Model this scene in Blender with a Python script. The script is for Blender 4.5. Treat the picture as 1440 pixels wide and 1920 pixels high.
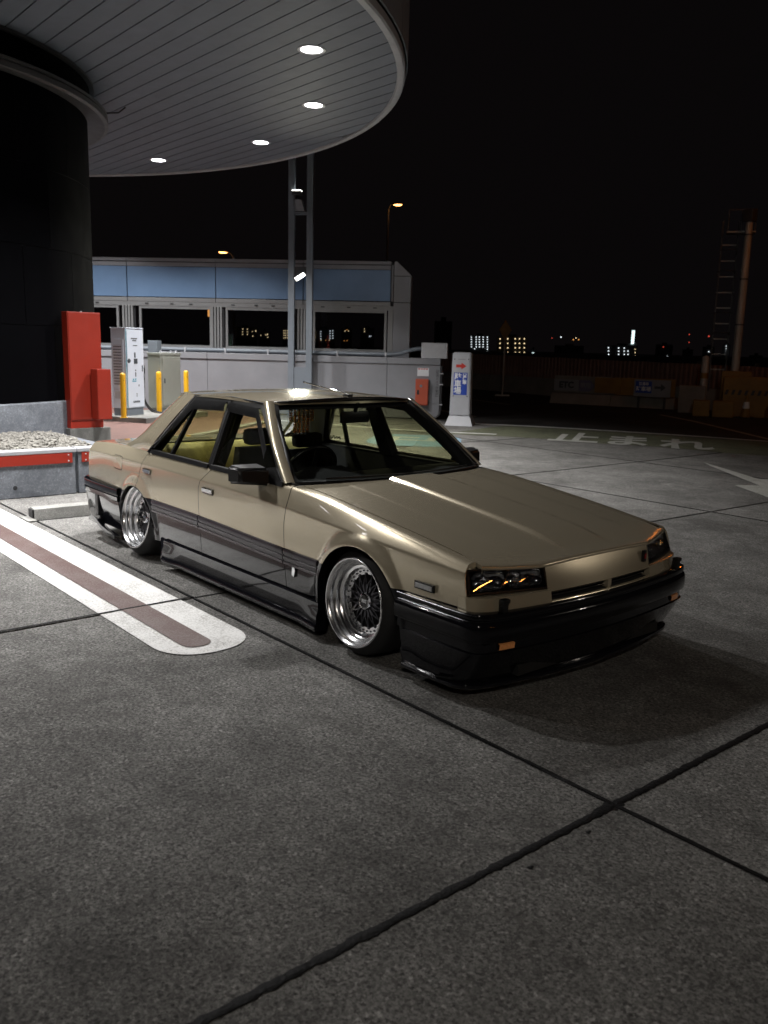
import bpy, bmesh, math, random
import numpy as np
from mathutils import Vector, Matrix

for _o in list(bpy.data.objects):
    bpy.data.objects.remove(_o)
SC = bpy.context.scene
COL = SC.collection
random.seed(7)
RNG = np.random.default_rng(7)
R = math.radians

# ------------------------------------------------------------------ camera
cam = bpy.data.cameras.new('camera')
cam_o = bpy.data.objects.new('camera', cam)
COL.objects.link(cam_o)
cr = Vector((0.64018, 0.76783, 0.02470))
cu = Vector((-0.15868, 0.10071, 0.98218))
cb = Vector((0.75166, -0.63269, 0.18632))
cam_o.matrix_world = Matrix(((cr.x, cu.x, cb.x, 3.357), (cr.y, cu.y, cb.y, -3.471), (cr.z, cu.z, cb.z, 1.575), (0, 0, 0, 1)))
cam.sensor_fit = 'VERTICAL'
cam.sensor_height = 36.0
cam.sensor_width = 27.0
cam.lens = 1626.2 / 1920 * 36.0
cam.clip_start = 0.05
cam.clip_end = 6000
cam.dof.use_dof = True
cam.dof.focus_distance = 5.4
cam.dof.aperture_fstop = 4.0
SC.camera = cam_o

# ------------------------------------------------------------------ night sky
w = bpy.data.worlds.new('World')
SC.world = w
w.use_nodes = True
nt = w.node_tree
nt.nodes.clear()
out = nt.nodes.new('ShaderNodeOutputWorld')
sky = nt.nodes.new('ShaderNodeTexSky')
sky.sky_type = 'NISHITA'
sky.sun_disc = False
sky.sun_elevation = R(-10)
sky.sun_rotation = R(60)
bg = nt.nodes.new('ShaderNodeBackground')
bg.inputs['Strength'].default_value = 0.05
nt.links.new(sky.outputs[0], bg.inputs['Color'])
glow = nt.nodes.new('ShaderNodeBackground')          # even city glow of the night sky
glow.inputs['Color'].default_value = (1.0, 0.80, 0.86, 1)
glow.inputs['Strength'].default_value = 0.0026
add = nt.nodes.new('ShaderNodeAddShader')
nt.links.new(bg.outputs[0], add.inputs[0])
nt.links.new(glow.outputs[0], add.inputs[1])
nt.links.new(add.outputs[0], out.inputs['Surface'])

vs = SC.view_settings
vs.view_transform = 'Standard'
vs.look = 'None'
vs.exposure = 0.0
vs.gamma = 1.0
vs.use_curve_mapping = False
SC.cycles.max_bounces = 10
SC.cycles.transparent_max_bounces = 16
SC.cycles.sample_clamp_indirect = 4.0
SC.cycles.caustics_reflective = False
SC.cycles.caustics_refractive = False

# ------------------------------------------------------------------ materials
def newmat(name):
    m = bpy.data.materials.new(name)
    m.use_nodes = True
    n = m.node_tree
    b = n.nodes['Principled BSDF']
    return m, n, b

def N(n, t, **kw):
    x = n.nodes.new(t)
    for k, v in kw.items():
        if k in x.inputs:
            x.inputs[k].default_value = v
        else:
            setattr(x, k, v)
    return x

def ramp(n, p):
    r = n.nodes.new('ShaderNodeValToRGB')
    e = r.color_ramp.elements
    while len(e) < len(p):
        e.new(0.5)
    for el, (pos, c) in zip(e, p):
        el.position = pos
        el.color = (c, c, c, 1) if not hasattr(c, '__len__') else (*c, 1)
    return r

def coords(n, world=False):
    if world:
        return n.nodes.new('ShaderNodeNewGeometry').outputs['Position']
    return n.nodes.new('ShaderNodeTexCoord').outputs['Object']

def mulcol(n, a, b, fac=1.0):
    m = n.nodes.new('ShaderNodeMix')
    m.data_type = 'RGBA'
    m.blend_type = 'MULTIPLY'
    m.inputs['Factor'].default_value = fac
    for s, v in ((6, a), (7, b)):
        if hasattr(v, 'is_linked'):
            n.links.new(v, m.inputs[s])
        else:
            m.inputs[s].default_value = (*v, 1)
    return m.outputs[2]

def pm(name, col, rough=0.5, metal=0.0, scale=6.0, var=0.15, bump=0.0, bscale=60.0, coat=0.0, spec=0.5, rvar=0.1, world=False, croughness=0.03):
    """principled material with procedural colour, roughness and fine relief variation"""
    m, n, b = newmat(name)
    c = coords(n, world)
    t = N(n, 'ShaderNodeTexNoise', Scale=scale, Detail=5.0, Roughness=0.6)
    n.links.new(c, t.inputs['Vector'])
    r = ramp(n, [(0.25, 1.0 - var), (0.75, 1.0 + var * 0.4)])
    n.links.new(t.outputs['Fac'], r.inputs['Fac'])
    n.links.new(mulcol(n, r.outputs['Color'], col), b.inputs['Base Color'])
    rr = N(n, 'ShaderNodeMapRange')
    rr.inputs['To Min'].default_value = max(0.0, rough - rvar)
    rr.inputs['To Max'].default_value = min(1.0, rough + rvar)
    t2 = N(n, 'ShaderNodeTexNoise', Scale=scale * 2.7, Detail=4.0)
    n.links.new(c, t2.inputs['Vector'])
    n.links.new(t2.outputs['Fac'], rr.inputs['Value'])
    n.links.new(rr.outputs[0], b.inputs['Roughness'])
    b.inputs['Metallic'].default_value = metal
    b.inputs['Specular IOR Level'].default_value = spec
    if coat:
        b.inputs['Coat Weight'].default_value = coat
        b.inputs['Coat Roughness'].default_value = croughness
    if bump:
        t3 = N(n, 'ShaderNodeTexNoise', Scale=bscale, Detail=4.0)
        n.links.new(c, t3.inputs['Vector'])
        bp = N(n, 'ShaderNodeBump', Strength=bump, Distance=0.01)
        n.links.new(t3.outputs['Fac'], bp.inputs['Height'])
        n.links.new(bp.outputs[0], b.inputs['Normal'])
    return m

def emis(name, col, strength):
    m, n, b = newmat(name)
    t = N(n, 'ShaderNodeTexNoise', Scale=3.0)
    r = ramp(n, [(0.2, 0.9), (0.8, 1.0)])
    n.links.new(t.outputs['Fac'], r.inputs['Fac'])
    n.links.new(mulcol(n, r.outputs['Color'], col), b.inputs['Emission Color'])
    b.inputs['Emission Strength'].default_value = strength
    b.inputs['Base Color'].default_value = (*[min(0.8, x) for x in col], 1)
    return m

def concrete(name, c0, c1, pit=0.92, fine=64.0, bump=0.8):
    m, n, b = newmat(name)
    c = coords(n, True)
    big = N(n, 'ShaderNodeTexNoise', Scale=0.55, Detail=6.0, Roughness=0.62)
    n.links.new(c, big.inputs['Vector'])
    mid = N(n, 'ShaderNodeTexNoise', Scale=7.0, Detail=6.0, Roughness=0.65)
    n.links.new(c, mid.inputs['Vector'])
    mx = N(n, 'ShaderNodeMath', operation='MULTIPLY_ADD')
    n.links.new(mid.outputs['Fac'], mx.inputs[0])
    mx.inputs[1].default_value = 0.6
    n.links.new(big.outputs['Fac'], mx.inputs[2])
    r0 = ramp(n, [(0.66, c0), (0.95, c1)])
    n.links.new(mx.outputs[0], r0.inputs['Fac'])
    f1 = N(n, 'ShaderNodeTexNoise', Scale=fine * 1.25, Detail=6.0, Roughness=0.85)
    n.links.new(c, f1.inputs['Vector'])
    # wear mask: where the cement skin is gone the dark pits show
    wr = ramp(n, [(0.34, 0.65), (0.52, 1.0)])
    n.links.new(mid.outputs['Fac'], wr.inputs['Fac'])
    r1 = ramp(n, [(0.37, 1.0 - pit), (0.50, 0.82), (0.62, 1.35)])
    n.links.new(f1.outputs['Fac'], r1.inputs['Fac'])
    mixp = n.nodes.new('ShaderNodeMix'); mixp.data_type = 'RGBA'
    n.links.new(wr.outputs['Color'], mixp.inputs['Factor'])
    mixp.inputs[6].default_value = (0.93, 0.93, 0.93, 1)
    n.links.new(r1.outputs['Color'], mixp.inputs[7])
    # exposed aggregate: every grain has its own shade
    vo = N(n, 'ShaderNodeTexVoronoi', Scale=fine * 1.5)
    n.links.new(c, vo.inputs['Vector'])
    sx = n.nodes.new('ShaderNodeSeparateColor'); n.links.new(vo.outputs['Color'], sx.inputs[0])
    rv = ramp(n, [(0.0, 1.0 - pit * 0.55), (0.55, 1.0), (0.93, 1.06), (0.97, 1.0 + pit * 0.55)])
    n.links.new(sx.outputs[0], rv.inputs['Fac'])
    a = mulcol(n, r0.outputs['Color'], mixp.outputs[2])
    a = mulcol(n, a, rv.outputs['Color'])
    st = N(n, 'ShaderNodeTexNoise', Scale=1.7, Detail=3.0, Distortion=0.6)
    n.links.new(c, st.inputs['Vector'])
    sr = ramp(n, [(0.30, 0.72), (0.52, 1.0)])
    n.links.new(st.outputs['Fac'], sr.inputs['Fac'])
    a = mulcol(n, a, sr.outputs['Color'])
    oi = n.nodes.new('ShaderNodeObjectInfo')                    # every slab was poured a little differently
    ro = ramp(n, [(0.0, 0.86), (1.0, 1.10)]); n.links.new(oi.outputs['Random'], ro.inputs['Fac'])
    a = mulcol(n, a, ro.outputs['Color'])
    od = N(n, 'ShaderNodeTexVoronoi', Scale=1.4)                # old drip spots
    dn = N(n, 'ShaderNodeTexNoise', Scale=9.0, Detail=3.0); n.links.new(c, dn.inputs['Vector'])
    dm = n.nodes.new('ShaderNodeMix'); dm.data_type = 'RGBA'; dm.blend_type = 'ADD'; dm.inputs['Factor'].default_value = 0.12
    n.links.new(c, dm.inputs[6]); n.links.new(dn.outputs['Color'], dm.inputs[7])
    n.links.new(dm.outputs[2], od.inputs['Vector'])
    rd_ = ramp(n, [(0.03, 0.55), (0.10, 1.0)]); n.links.new(od.outputs['Distance'], rd_.inputs['Fac'])
    a = mulcol(n, a, rd_.outputs['Color'])
    n.links.new(a, b.inputs['Base Color'])
    b.inputs['Roughness'].default_value = 0.78
    b.inputs['Specular IOR Level'].default_value = 0.3
    bp = N(n, 'ShaderNodeBump', Strength=bump, Distance=0.006)
    n.links.new(f1.outputs['Fac'], bp.inputs['Height'])
    n.links.new(bp.outputs[0], b.inputs['Normal'])
    return m

def roadpaint(name, col, under, wear=0.50):
    m, n, b = newmat(name)
    c = coords(n, True)
    f1 = N(n, 'ShaderNodeTexNoise', Scale=85.0, Detail=5.0, Roughness=0.75)
    f2 = N(n, 'ShaderNodeTexNoise', Scale=5.0, Detail=5.0)
    n.links.new(c, f1.inputs['Vector'])
    n.links.new(c, f2.inputs['Vector'])
    s = N(n, 'ShaderNodeMath', operation='MULTIPLY_ADD')
    n.links.new(f2.outputs['Fac'], s.inputs[0])
    s.inputs[1].default_value = 0.35
    n.links.new(f1.outputs['Fac'], s.inputs[2])
    r = ramp(n, [(wear + 0.02, 0.0), (wear + 0.26, 1.0)])
    n.links.new(s.outputs[0], r.inputs['Fac'])
    mx = n.nodes.new('ShaderNodeMix'); mx.data_type = 'RGBA'
    n.links.new(r.outputs['Color'], mx.inputs['Factor'])
    mx.inputs[6].default_value = (*under, 1)
    mx.inputs[7].default_value = (*col, 1)
    n.links.new(mx.outputs[2], b.inputs['Base Color'])
    b.inputs['Roughness'].default_value = 0.65
    bp = N(n, 'ShaderNodeBump', Strength=0.3, Distance=0.004)
    n.links.new(f1.outputs['Fac'], bp.inputs['Height'])
    n.links.new(bp.outputs[0], b.inputs['Normal'])
    return m

def glassmat(name, tint, gloss=0.06, ior=1.5, roughness=0.0):
    m, n, b = newmat(name)
    n.nodes.remove(b)
    o = n.nodes['Material Output']
    tr = N(n, 'ShaderNodeBsdfTransparent')
    t = N(n, 'ShaderNodeTexNoise', Scale=2.0)
    rp = ramp(n, [(0.2, 0.94), (0.8, 1.0)])
    n.links.new(t.outputs['Fac'], rp.inputs['Fac'])
    n.links.new(mulcol(n, rp.outputs['Color'], tint), tr.inputs['Color'])
    gl = N(n, 'ShaderNodeBsdfGlossy', Roughness=roughness)
    ge = n.nodes.new('ShaderNodeNewGeometry')
    dt = N(n, 'ShaderNodeVectorMath', operation='DOT_PRODUCT')
    n.links.new(ge.outputs['Normal'], dt.inputs[0]); n.links.new(ge.outputs['Incoming'], dt.inputs[1])
    ab = N(n, 'ShaderNodeMath', operation='ABSOLUTE'); n.links.new(dt.outputs['Value'], ab.inputs[0])
    om = N(n, 'ShaderNodeMath', operation='SUBTRACT'); om.inputs[0].default_value = 1.0; n.links.new(ab.outputs[0], om.inputs[1])
    pw_ = N(n, 'ShaderNodeMath', operation='POWER'); n.links.new(om.outputs[0], pw_.inputs[0]); pw_.inputs[1].default_value = 5.0
    ad = N(n, 'ShaderNodeMath', operation='MULTIPLY_ADD')          # Schlick reflectance, same from both faces
    n.links.new(pw_.outputs[0], ad.inputs[0]); ad.inputs[1].default_value = 1.0 - gloss; ad.inputs[2].default_value = gloss
    mx = N(n, 'ShaderNodeMixShader')
    n.links.new(ad.outputs[0], mx.inputs[0])
    n.links.new(tr.outputs[0], mx.inputs[1])
    n.links.new(gl.outputs[0], mx.inputs[2])
    n.links.new(mx.outputs[0], o.inputs['Surface'])
    return m

def carpaint(name, col):
    m, n, b = newmat(name)
    c = coords(n)
    vo = N(n, 'ShaderNodeTexVoronoi', Scale=900.0)
    n.links.new(c, vo.inputs['Vector'])
    r = ramp(n, [(0.0, 0.90), (1.0, 1.06)])
    n.links.new(vo.outputs['Color'], r.inputs['Fac'])
    n.links.new(mulcol(n, r.outputs['Color'], col), b.inputs['Base Color'])
    b.inputs['Metallic'].default_value = 0.62
    b.inputs['Roughness'].default_value = 0.225
    b.inputs['Coat Weight'].default_value = 1.0
    b.inputs['Coat Roughness'].default_value = 0.025
    b.inputs['Coat IOR'].default_value = 1.5
    wv = N(n, 'ShaderNodeTexNoise', Scale=5.0, Detail=1.0)
    n.links.new(c, wv.inputs['Vector'])
    bp = N(n, 'ShaderNodeBump', Strength=0.05, Distance=0.006)
    n.links.new(wv.outputs['Fac'], bp.inputs['Height'])
    n.links.new(bp.outputs[0], b.inputs['Coat Normal'])
    return m

# ------------------------------------------------------------------ mesh helpers
class MB:
    def __init__(s):
        s.v = []; s.f = []; s.m = []
    def add(s, v, f, mi=0):
        o = len(s.v)
        s.v += [tuple(float(c) for c in p) for p in v]
        s.f += [tuple(i + o for i in q) for q in f]
        s.m += [mi] * len(f)
        return s
    def box(s, a, b, mi=0, bevel=0.0):
        x0, y0, z0 = a; x1, y1, z1 = b
        if bevel <= 0:
            v = [(x0, y0, z0), (x1, y0, z0), (x1, y1, z0), (x0, y1, z0), (x0, y0, z1), (x1, y0, z1), (x1, y1, z1), (x0, y1, z1)]
            f = [(0, 3, 2, 1), (4, 5, 6, 7), (0, 1, 5, 4), (1, 2, 6, 5), (2, 3, 7, 6), (3, 0, 4, 7)]
            return s.add(v, f, mi)
        bm = bmesh.new()
        bmesh.ops.create_cube(bm, size=1)
        for q in bm.verts:
            q.co = Vector(((x0 + x1) / 2 + q.co.x * (x1 - x0), (y0 + y1) / 2 + q.co.y * (y1 - y0), (z0 + z1) / 2 + q.co.z * (z1 - z0)))
        bmesh.ops.bevel(bm, geom=bm.edges[:], offset=bevel, segments=2, affect='EDGES', profile=0.6)
        return s.bm(bm, mi)
    def bm(s, bm, mi=0, M=None):
        if M is not None:
            bm.transform(M)
        bm.verts.index_update()
        s.add([q.co[:] for q in bm.verts], [[q.index for q in f.verts] for f in bm.faces], mi)
        bm.free()
        return s
    def prism(s, poly, vec, mi=0, caps=True):
        n = len(poly)
        p = [Vector(q) for q in poly]; vec = Vector(vec)
        v = p + [q + vec for q in p]
        f = [(i, (i + 1) % n, (i + 1) % n + n, i + n) for i in range(n)]
        if caps:
            f += [tuple(range(n))[::-1], tuple(range(n, 2 * n))]
        return s.add(v, f, mi)
    def tube(s, path, r, seg=8, mi=0, closed=False, caps=True):
        P = [Vector(p) for p in path]; n = len(P)
        rr = r if hasattr(r, '__len__') else [r] * n
        up = Vector((0, 0, 1)); base = len(s.v); vv = []; ff = []
        prev = None
        for i in range(n):
            if closed:
                t = P[(i + 1) % n] - P[i - 1]
            else:
                t = P[min(i + 1, n - 1)] - P[max(i - 1, 0)]
            t.normalize()
            if prev is None:
                a = t.cross(up)
                if a.length < 1e-3:
                    a = t.cross(Vector((1, 0, 0)))
            else:
                a = prev - t * prev.dot(t)
            a.normalize(); b = t.cross(a); prev = a
            for k in range(seg):
                th = 2 * math.pi * k / seg
                vv.append(P[i] + (a * math.cos(th) + b * math.sin(th)) * rr[i])
        m = n if closed else n - 1
        for i in range(m):
            for k in range(seg):
                j = (i + 1) % n
                ff.append((i * seg + k, i * seg + (k + 1) % seg, j * seg + (k + 1) % seg, j * seg + k))
        if caps and not closed:
            ff.append(tuple(range(seg))[::-1]); ff.append(tuple((n - 1) * seg + k for k in range(seg)))
        return s.add(vv, ff, mi)
    def bar(s, p, q, wx, wy, mi=0, up=(0, 0, 1)):
        p = Vector(p); q = Vector(q); t = (q - p).normalized()
        a = t.cross(Vector(up))
        if a.length < 1e-4:
            a = t.cross(Vector((1, 0, 0)))
        a.normalize(); b = a.cross(t)
        v = []
        for c in (p, q):
            for x, y in ((-1, -1), (1, -1), (1, 1), (-1, 1)):
                v.append(c + a * x * wx / 2 + b * y * wy / 2)
        f = [(0, 3, 2, 1), (4, 5, 6, 7), (0, 1, 5, 4), (1, 2, 6, 5), (2, 3, 7, 6), (3, 0, 4, 7)]
        return s.add(v, f, mi)
    def lathe(s, prof, seg=48, mi=0, M=None, closed=False, mis=None):
        # prof: (radius, height) about Z
        v = []; n = len(prof)
        for k in range(seg):
            th = 2 * math.pi * k / seg
            for r, h in prof:
                p = Vector((r * math.cos(th), r * math.sin(th), h))
                v.append(M @ p if M is not None else p)
        o = len(s.v); s.v += [tuple(p) for p in v]
        for k in range(seg):
            k2 = (k + 1) % seg
            for i in range(n if closed else n - 1):
                j = (i + 1) % n
                s.f.append((o + k * n + i, o + k2 * n + i, o + k2 * n + j, o + k * n + j))
                s.m.append(mis[i] if mis else mi)
        return s
    def grid(s, P, mi=0, flip=False, mfun=None):
        P = np.asarray(P, float); a, b = P.shape[:2]
        v = P.reshape(-1, 3).tolist(); o = len(s.v); s.v += [tuple(p) for p in v]
        for i in range(a - 1):
            for j in range(b - 1):
                q = [i * b + j, i * b + j + 1, (i + 1) * b + j + 1, (i + 1) * b + j]
                if flip:
                    q = q[::-1]
                s.f.append(tuple(k + o for k in q)); s.m.append(mfun(i, j) if mfun else mi)
        return s
    def build(s, name, mats, parent=None, smooth=None, weld=False, kind=None, label=None):
        me = bpy.data.meshes.new(name)
        me.from_pydata(s.v, [], s.f)
        if not isinstance(mats, (list, tuple)):
            mats = [mats]
        for m in mats:
            me.materials.append(m)
        if len(mats) > 1:
            me.polygons.foreach_set('material_index', s.m)
        if weld:
            bm = bmesh.new(); bm.from_mesh(me)
            bmesh.ops.remove_doubles(bm, verts=bm.verts[:], dist=1e-5)
            bmesh.ops.dissolve_degenerate(bm, dist=1e-6, edges=bm.edges[:])
            bm.to_mesh(me); bm.free()
        if smooth is not None:
            me.polygons.foreach_set('use_smooth', [True] * len(me.polygons))
            me.set_sharp_from_angle(angle=R(smooth))
        me.update()
        o = bpy.data.objects.new(name, me)
        COL.objects.link(o)
        if parent is not None:
            o.parent = parent
        if kind:
            o['kind'] = kind
        if label:
            o['label'] = label
        return o

def thing(name, label, cat, loc=(0, 0, 0), rotz=0.0, group=None):
    o = bpy.data.objects.new(name, None)
    o.empty_display_size = 0.2
    COL.objects.link(o)
    o.location = loc; o.rotation_euler = (0, 0, rotz)
    o['label'] = label; o['category'] = cat
    if group:
        o['group'] = group
    return o

def tag(o, label, cat, group=None):
    o['label'] = label; o['category'] = cat
    if group:
        o['group'] = group
    return o

def copy_tree(o, parent=None):
    c = o.copy(); COL.objects.link(c); c.parent = parent
    for ch in list(o.children):
        copy_tree(ch, c)
    return c

def text_mesh(txt, size, name, mat, parent, M, extrude=0.001, align='CENTER', bold=0.0, sx=1.0):
    cu_ = bpy.data.curves.new(name, 'FONT')
    cu_.body = txt; cu_.size = size; cu_.extrude = extrude; cu_.align_x = align; cu_.align_y = 'CENTER'
    cu_.offset = bold
    cu_.resolution_u = 3
    t = bpy.data.objects.new(name + '_curve', cu_)
    COL.objects.link(t)
    dg = bpy.context.evaluated_depsgraph_get()
    me = bpy.data.meshes.new_from_object(t.evaluated_get(dg))
    me.name = name
    me.transform(M @ Matrix.Diagonal((sx, 1, 1, 1)))
    me.materials.clear(); me.materials.append(mat)
    bpy.data.objects.remove(t)
    o = bpy.data.objects.new(name, me)
    COL.objects.link(o)
    if parent is not None:
        o.parent = parent
    return o

def hs(x, xs, ys):
    xs = np.asarray(xs, float); ys = np.asarray(ys, float)
    d = np.diff(ys) / np.diff(xs)
    m = np.empty_like(ys); m[0] = d[0]; m[-1] = d[-1]
    for i in range(1, len(xs) - 1):
        h0 = xs[i] - xs[i - 1]; h1 = xs[i + 1] - xs[i]
        m[i] = (d[i - 1] * h1 + d[i] * h0) / (h0 + h1)
    x = min(max(float(x), xs[0]), xs[-1])
    i = min(max(int(np.searchsorted(xs, x)) - 1, 0), len(xs) - 2)
    h = xs[i + 1] - xs[i]; t = (x - xs[i]) / h
    return ((2 * t**3 - 3 * t**2 + 1) * ys[i] + (t**3 - 2 * t**2 + t) * h * m[i] + (-2 * t**3 + 3 * t**2) * ys[i + 1] + (t**3 - t**2) * h * m[i + 1])

def sstep(t):
    t = min(max(t, 0.0), 1.0)
    return t * t * (3 - 2 * t)

MAT = {}
MAT['concrete'] = concrete('pavement concrete', (0.135, 0.131, 0.124), (0.272, 0.268, 0.256))
MAT['concrete_olive'] = concrete('olive tinted concrete', (0.10, 0.105, 0.070), (0.17, 0.18, 0.115))
MAT['concrete_smooth'] = concrete('cast concrete', (0.13, 0.142, 0.165), (0.24, 0.26, 0.29), pit=0.16, fine=40.0, bump=0.15)
MAT['concrete_pale'] = concrete('pale plinth concrete', (0.18, 0.18, 0.172), (0.30, 0.30, 0.285), pit=0.2, fine=80.0, bump=0.2)
MAT['asphalt'] = concrete('asphalt', (0.028, 0.028, 0.028), (0.055, 0.053, 0.05), pit=0.5, fine=170.0)
MAT['sealant'] = pm('bitumen joint sealant', (0.008, 0.008, 0.0085), 0.6, scale=30, bump=0.6, bscale=70, world=True, spec=0.16)
MAT['white_paint'] = roadpaint('white road paint', (0.62, 0.62, 0.61), (0.24, 0.235, 0.22), 0.46)
MAT['brown_paint'] = roadpaint('brown road paint', (0.078, 0.040, 0.036), (0.13, 0.105, 0.098))
MAT['blue_paint'] = roadpaint('blue road paint', (0.13, 0.27, 0.40), (0.2, 0.22, 0.2))
MAT['far_white'] = roadpaint('worn white lettering paint', (0.45, 0.45, 0.43), (0.14, 0.15, 0.11), 0.48)
MAT['yellow_paint'] = roadpaint('faded lane edge paint', (0.45, 0.40, 0.30), (0.06, 0.06, 0.06))
MAT['soffit'] = pm('grey soffit metal', (0.155, 0.170, 0.198), 0.6, 0.0, 3, 0.10, bump=0.03, bscale=9, spec=0.15)
MAT['soffit_dark'] = pm('soffit void', (0.02, 0.02, 0.022), 0.8)
MAT['fascia'] = pm('fascia aluminium', (0.22, 0.24, 0.26), 0.45, 0.2, 2, 0.1)
MAT['trim_white'] = pm('pale trim', (0.36, 0.36, 0.37), 0.45)
MAT['black_tile'] = pm('black column cladding', (0.0016, 0.0016, 0.0022), 0.7, 0, 1.5, 0.3, bump=0.05, bscale=5, spec=0.02)
MAT['collar'] = pm('column collar metal', (0.040, 0.039, 0.038), 0.5, 0.0, 2, 0.15)
MAT['red_paint'] = pm('red cabinet enamel', (0.235, 0.018, 0.008), 0.42, 0, 4, 0.1)
MAT['red_band'] = pm('red barrier band', (0.33, 0.022, 0.009), 0.5, 0, 4, 0.12)
MAT['cap_metal'] = pm('galvanised cap', (0.50, 0.51, 0.54), 0.45, 0.3, 6, 0.12)
MAT['pebble'] = pm('white pebble', (0.26, 0.25, 0.225), 0.75, 0, 25, 0.6, world=True)
MAT['soil'] = pm('planter soil', (0.09, 0.075, 0.06), 0.95)
MAT['white_enamel'] = pm('white enamel', (0.62, 0.675, 0.76), 0.35, 0, 3, 0.06)
MAT['beige_enamel'] = pm('beige cabinet enamel', (0.27, 0.283, 0.248), 0.45, 0, 3, 0.08)
MAT['yellow_enamel'] = pm('yellow bollard paint', (0.66, 0.36, 0.012), 0.4, 0, 6, 0.12)
MAT['pillar_white'] = pm('white sign pillar plastic', (0.43, 0.44, 0.47), 0.45, 0, 4, 0.12)
MAT['teal'] = pm('teal decal', (0.03, 0.30, 0.42), 0.5)
MAT['mint'] = pm('mint green side panel', (0.30, 0.58, 0.42), 0.5)
MAT['dark_rubber'] = pm('dark rubber', (0.015, 0.015, 0.016), 0.65)
MAT['decal_dark'] = pm('dark decal print', (0.05, 0.06, 0.07), 0.6)
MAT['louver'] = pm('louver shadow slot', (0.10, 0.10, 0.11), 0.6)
MAT['grey_steel'] = pm('grey painted steel', (0.165, 0.19, 0.22), 0.45, 0.1, 3, 0.12)
MAT['wall_panel'] = pm('off white wall panel', (0.235, 0.24, 0.26), 0.5, 0, 2, 0.14)
MAT['alu'] = pm('window aluminium', (0.25, 0.255, 0.26), 0.4, 0.3, 3, 0.1)
MAT['dark_joint'] = pm('dark joint', (0.02, 0.021, 0.024), 0.7)
MAT['blue_panel'] = pm('blue enamel panel', (0.150, 0.245, 0.40), 0.35, 0, 1.2, 0.15)
MAT['brick'] = pm('brick red paving', (0.13, 0.068, 0.056), 0.8, 0, 8, 0.3, bump=0.3, bscale=60)
MAT['sign_blue'] = pm('sign blue', (0.015, 0.06, 0.40), 0.4)
MAT['sign_red'] = pm('sign red', (0.52, 0.03, 0.02), 0.45)
MAT['print_white'] = pm('white print', (0.75, 0.77, 0.80), 0.5)
MAT['print_black'] = pm('black print', (0.02, 0.02, 0.022), 0.6)
MAT['fence_steel'] = pm('rusty brown fence sheet', (0.20, 0.10, 0.075), 0.6, 0, 3, 0.25)
MAT['old_concrete'] = pm('old barrier concrete', (0.24, 0.22, 0.20), 0.85, 0, 2, 0.3, bump=0.2)
MAT['crash_yellow'] = pm('yellow crash cushion', (0.27, 0.14, 0.018), 0.6, 0, 3, 0.3)
MAT['pole_steel'] = pm('galvanised pole', (0.45, 0.43, 0.40), 0.5, 0.2, 3, 0.15)
MAT['dark_steel'] = pm('dark steel', (0.06, 0.06, 0.065), 0.55, 0.3)
MAT['far_wall'] = pm('distant facade', (0.05, 0.048, 0.05), 0.8)
MAT['window_glass'] = glassmat('window glass', (0.72, 0.73, 0.75), 0.05)
MAT['lamp_white'] = emis('downlight diffuser', (1.0, 0.97, 1.0), 14.0)
MAT['flood_white'] = emis('floodlight lens', (1.0, 0.98, 0.90), 9.0)
MAT['sodium'] = emis('sodium lamp lens', (1.0, 0.36, 0.07), 16.0)
MAT['sodium_near'] = emis('near sodium lamp lens', (1.0, 0.36, 0.07), 8.0)
MAT['sodium_glint'] = emis('sodium lamp lens behind the camera', (1.0, 0.36, 0.07), 130.0)
MAT['sodium_far'] = emis('far sodium lamp lens', (1.0, 0.42, 0.11), 9.0)
MAT['far_cool'] = emis('far cool light', (0.86, 0.95, 1.0), 2.2)
MAT['far_warm'] = emis('far warm light', (1.0, 0.76, 0.42), 2.0)
MAT['far_orange'] = emis('far orange light', (1.0, 0.42, 0.10), 1.6)
MAT['far_red'] = emis('far red beacon', (1.0, 0.10, 0.06), 1.0)
MAT['far_sign'] = emis('far lit sign', (0.80, 1.0, 1.0), 1.6)
# ================================================================== ground
g = MB().add([(-3000, -3000, -0.06), (3000, -3000, -0.06), (3000, 3000, -0.06), (-3000, 3000, -0.06)], [(0, 1, 2, 3)])
g.build('ground', MAT['asphalt'], kind='structure')

YL = [-12.5, -6.75, -1.0, 4.74, 7.65, 14.0]
XL = {-12.5: [12, 8, 4.9, 1.75, -1.40, -4.05, -7.2, -10.4, -13.6, -16.8, -20],
      -6.75: [12, 8, 4.9, 1.74, -1.41, -4.05, -7.2, -10.4, -13.6, -16.8, -20],
      -1.0: [12, 8, 4.9, 1.73, -1.42, -4.33, -7.2, -10.4, -13.6, -16.8, -20],
      4.74: [12, 8, 4.9, 1.75, -1.19, -4.06, -7.2, -10.4, -13.6, -16.8, -20],
      7.65: [12, 8, 4.9, 1.8, -1.10, -4.03, -7.2, -10.4, -13.6, -16.8, -20],
      14.0: [12, 8, 4.9, 1.9, -0.95, -4.00, -7.2, -10.4, -13.6, -16.8, -20]}
pav = MB().add([(-20.2, -12.6, -0.03), (12.2, -12.6, -0.03), (12.2, 14.1, -0.03), (-20.2, 14.1, -0.03)], [(0, 1, 2, 3)]).build('pavement', MAT['sealant'], kind='structure')
JB = {1.73: 0.022, -1.42: 0.012}
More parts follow.
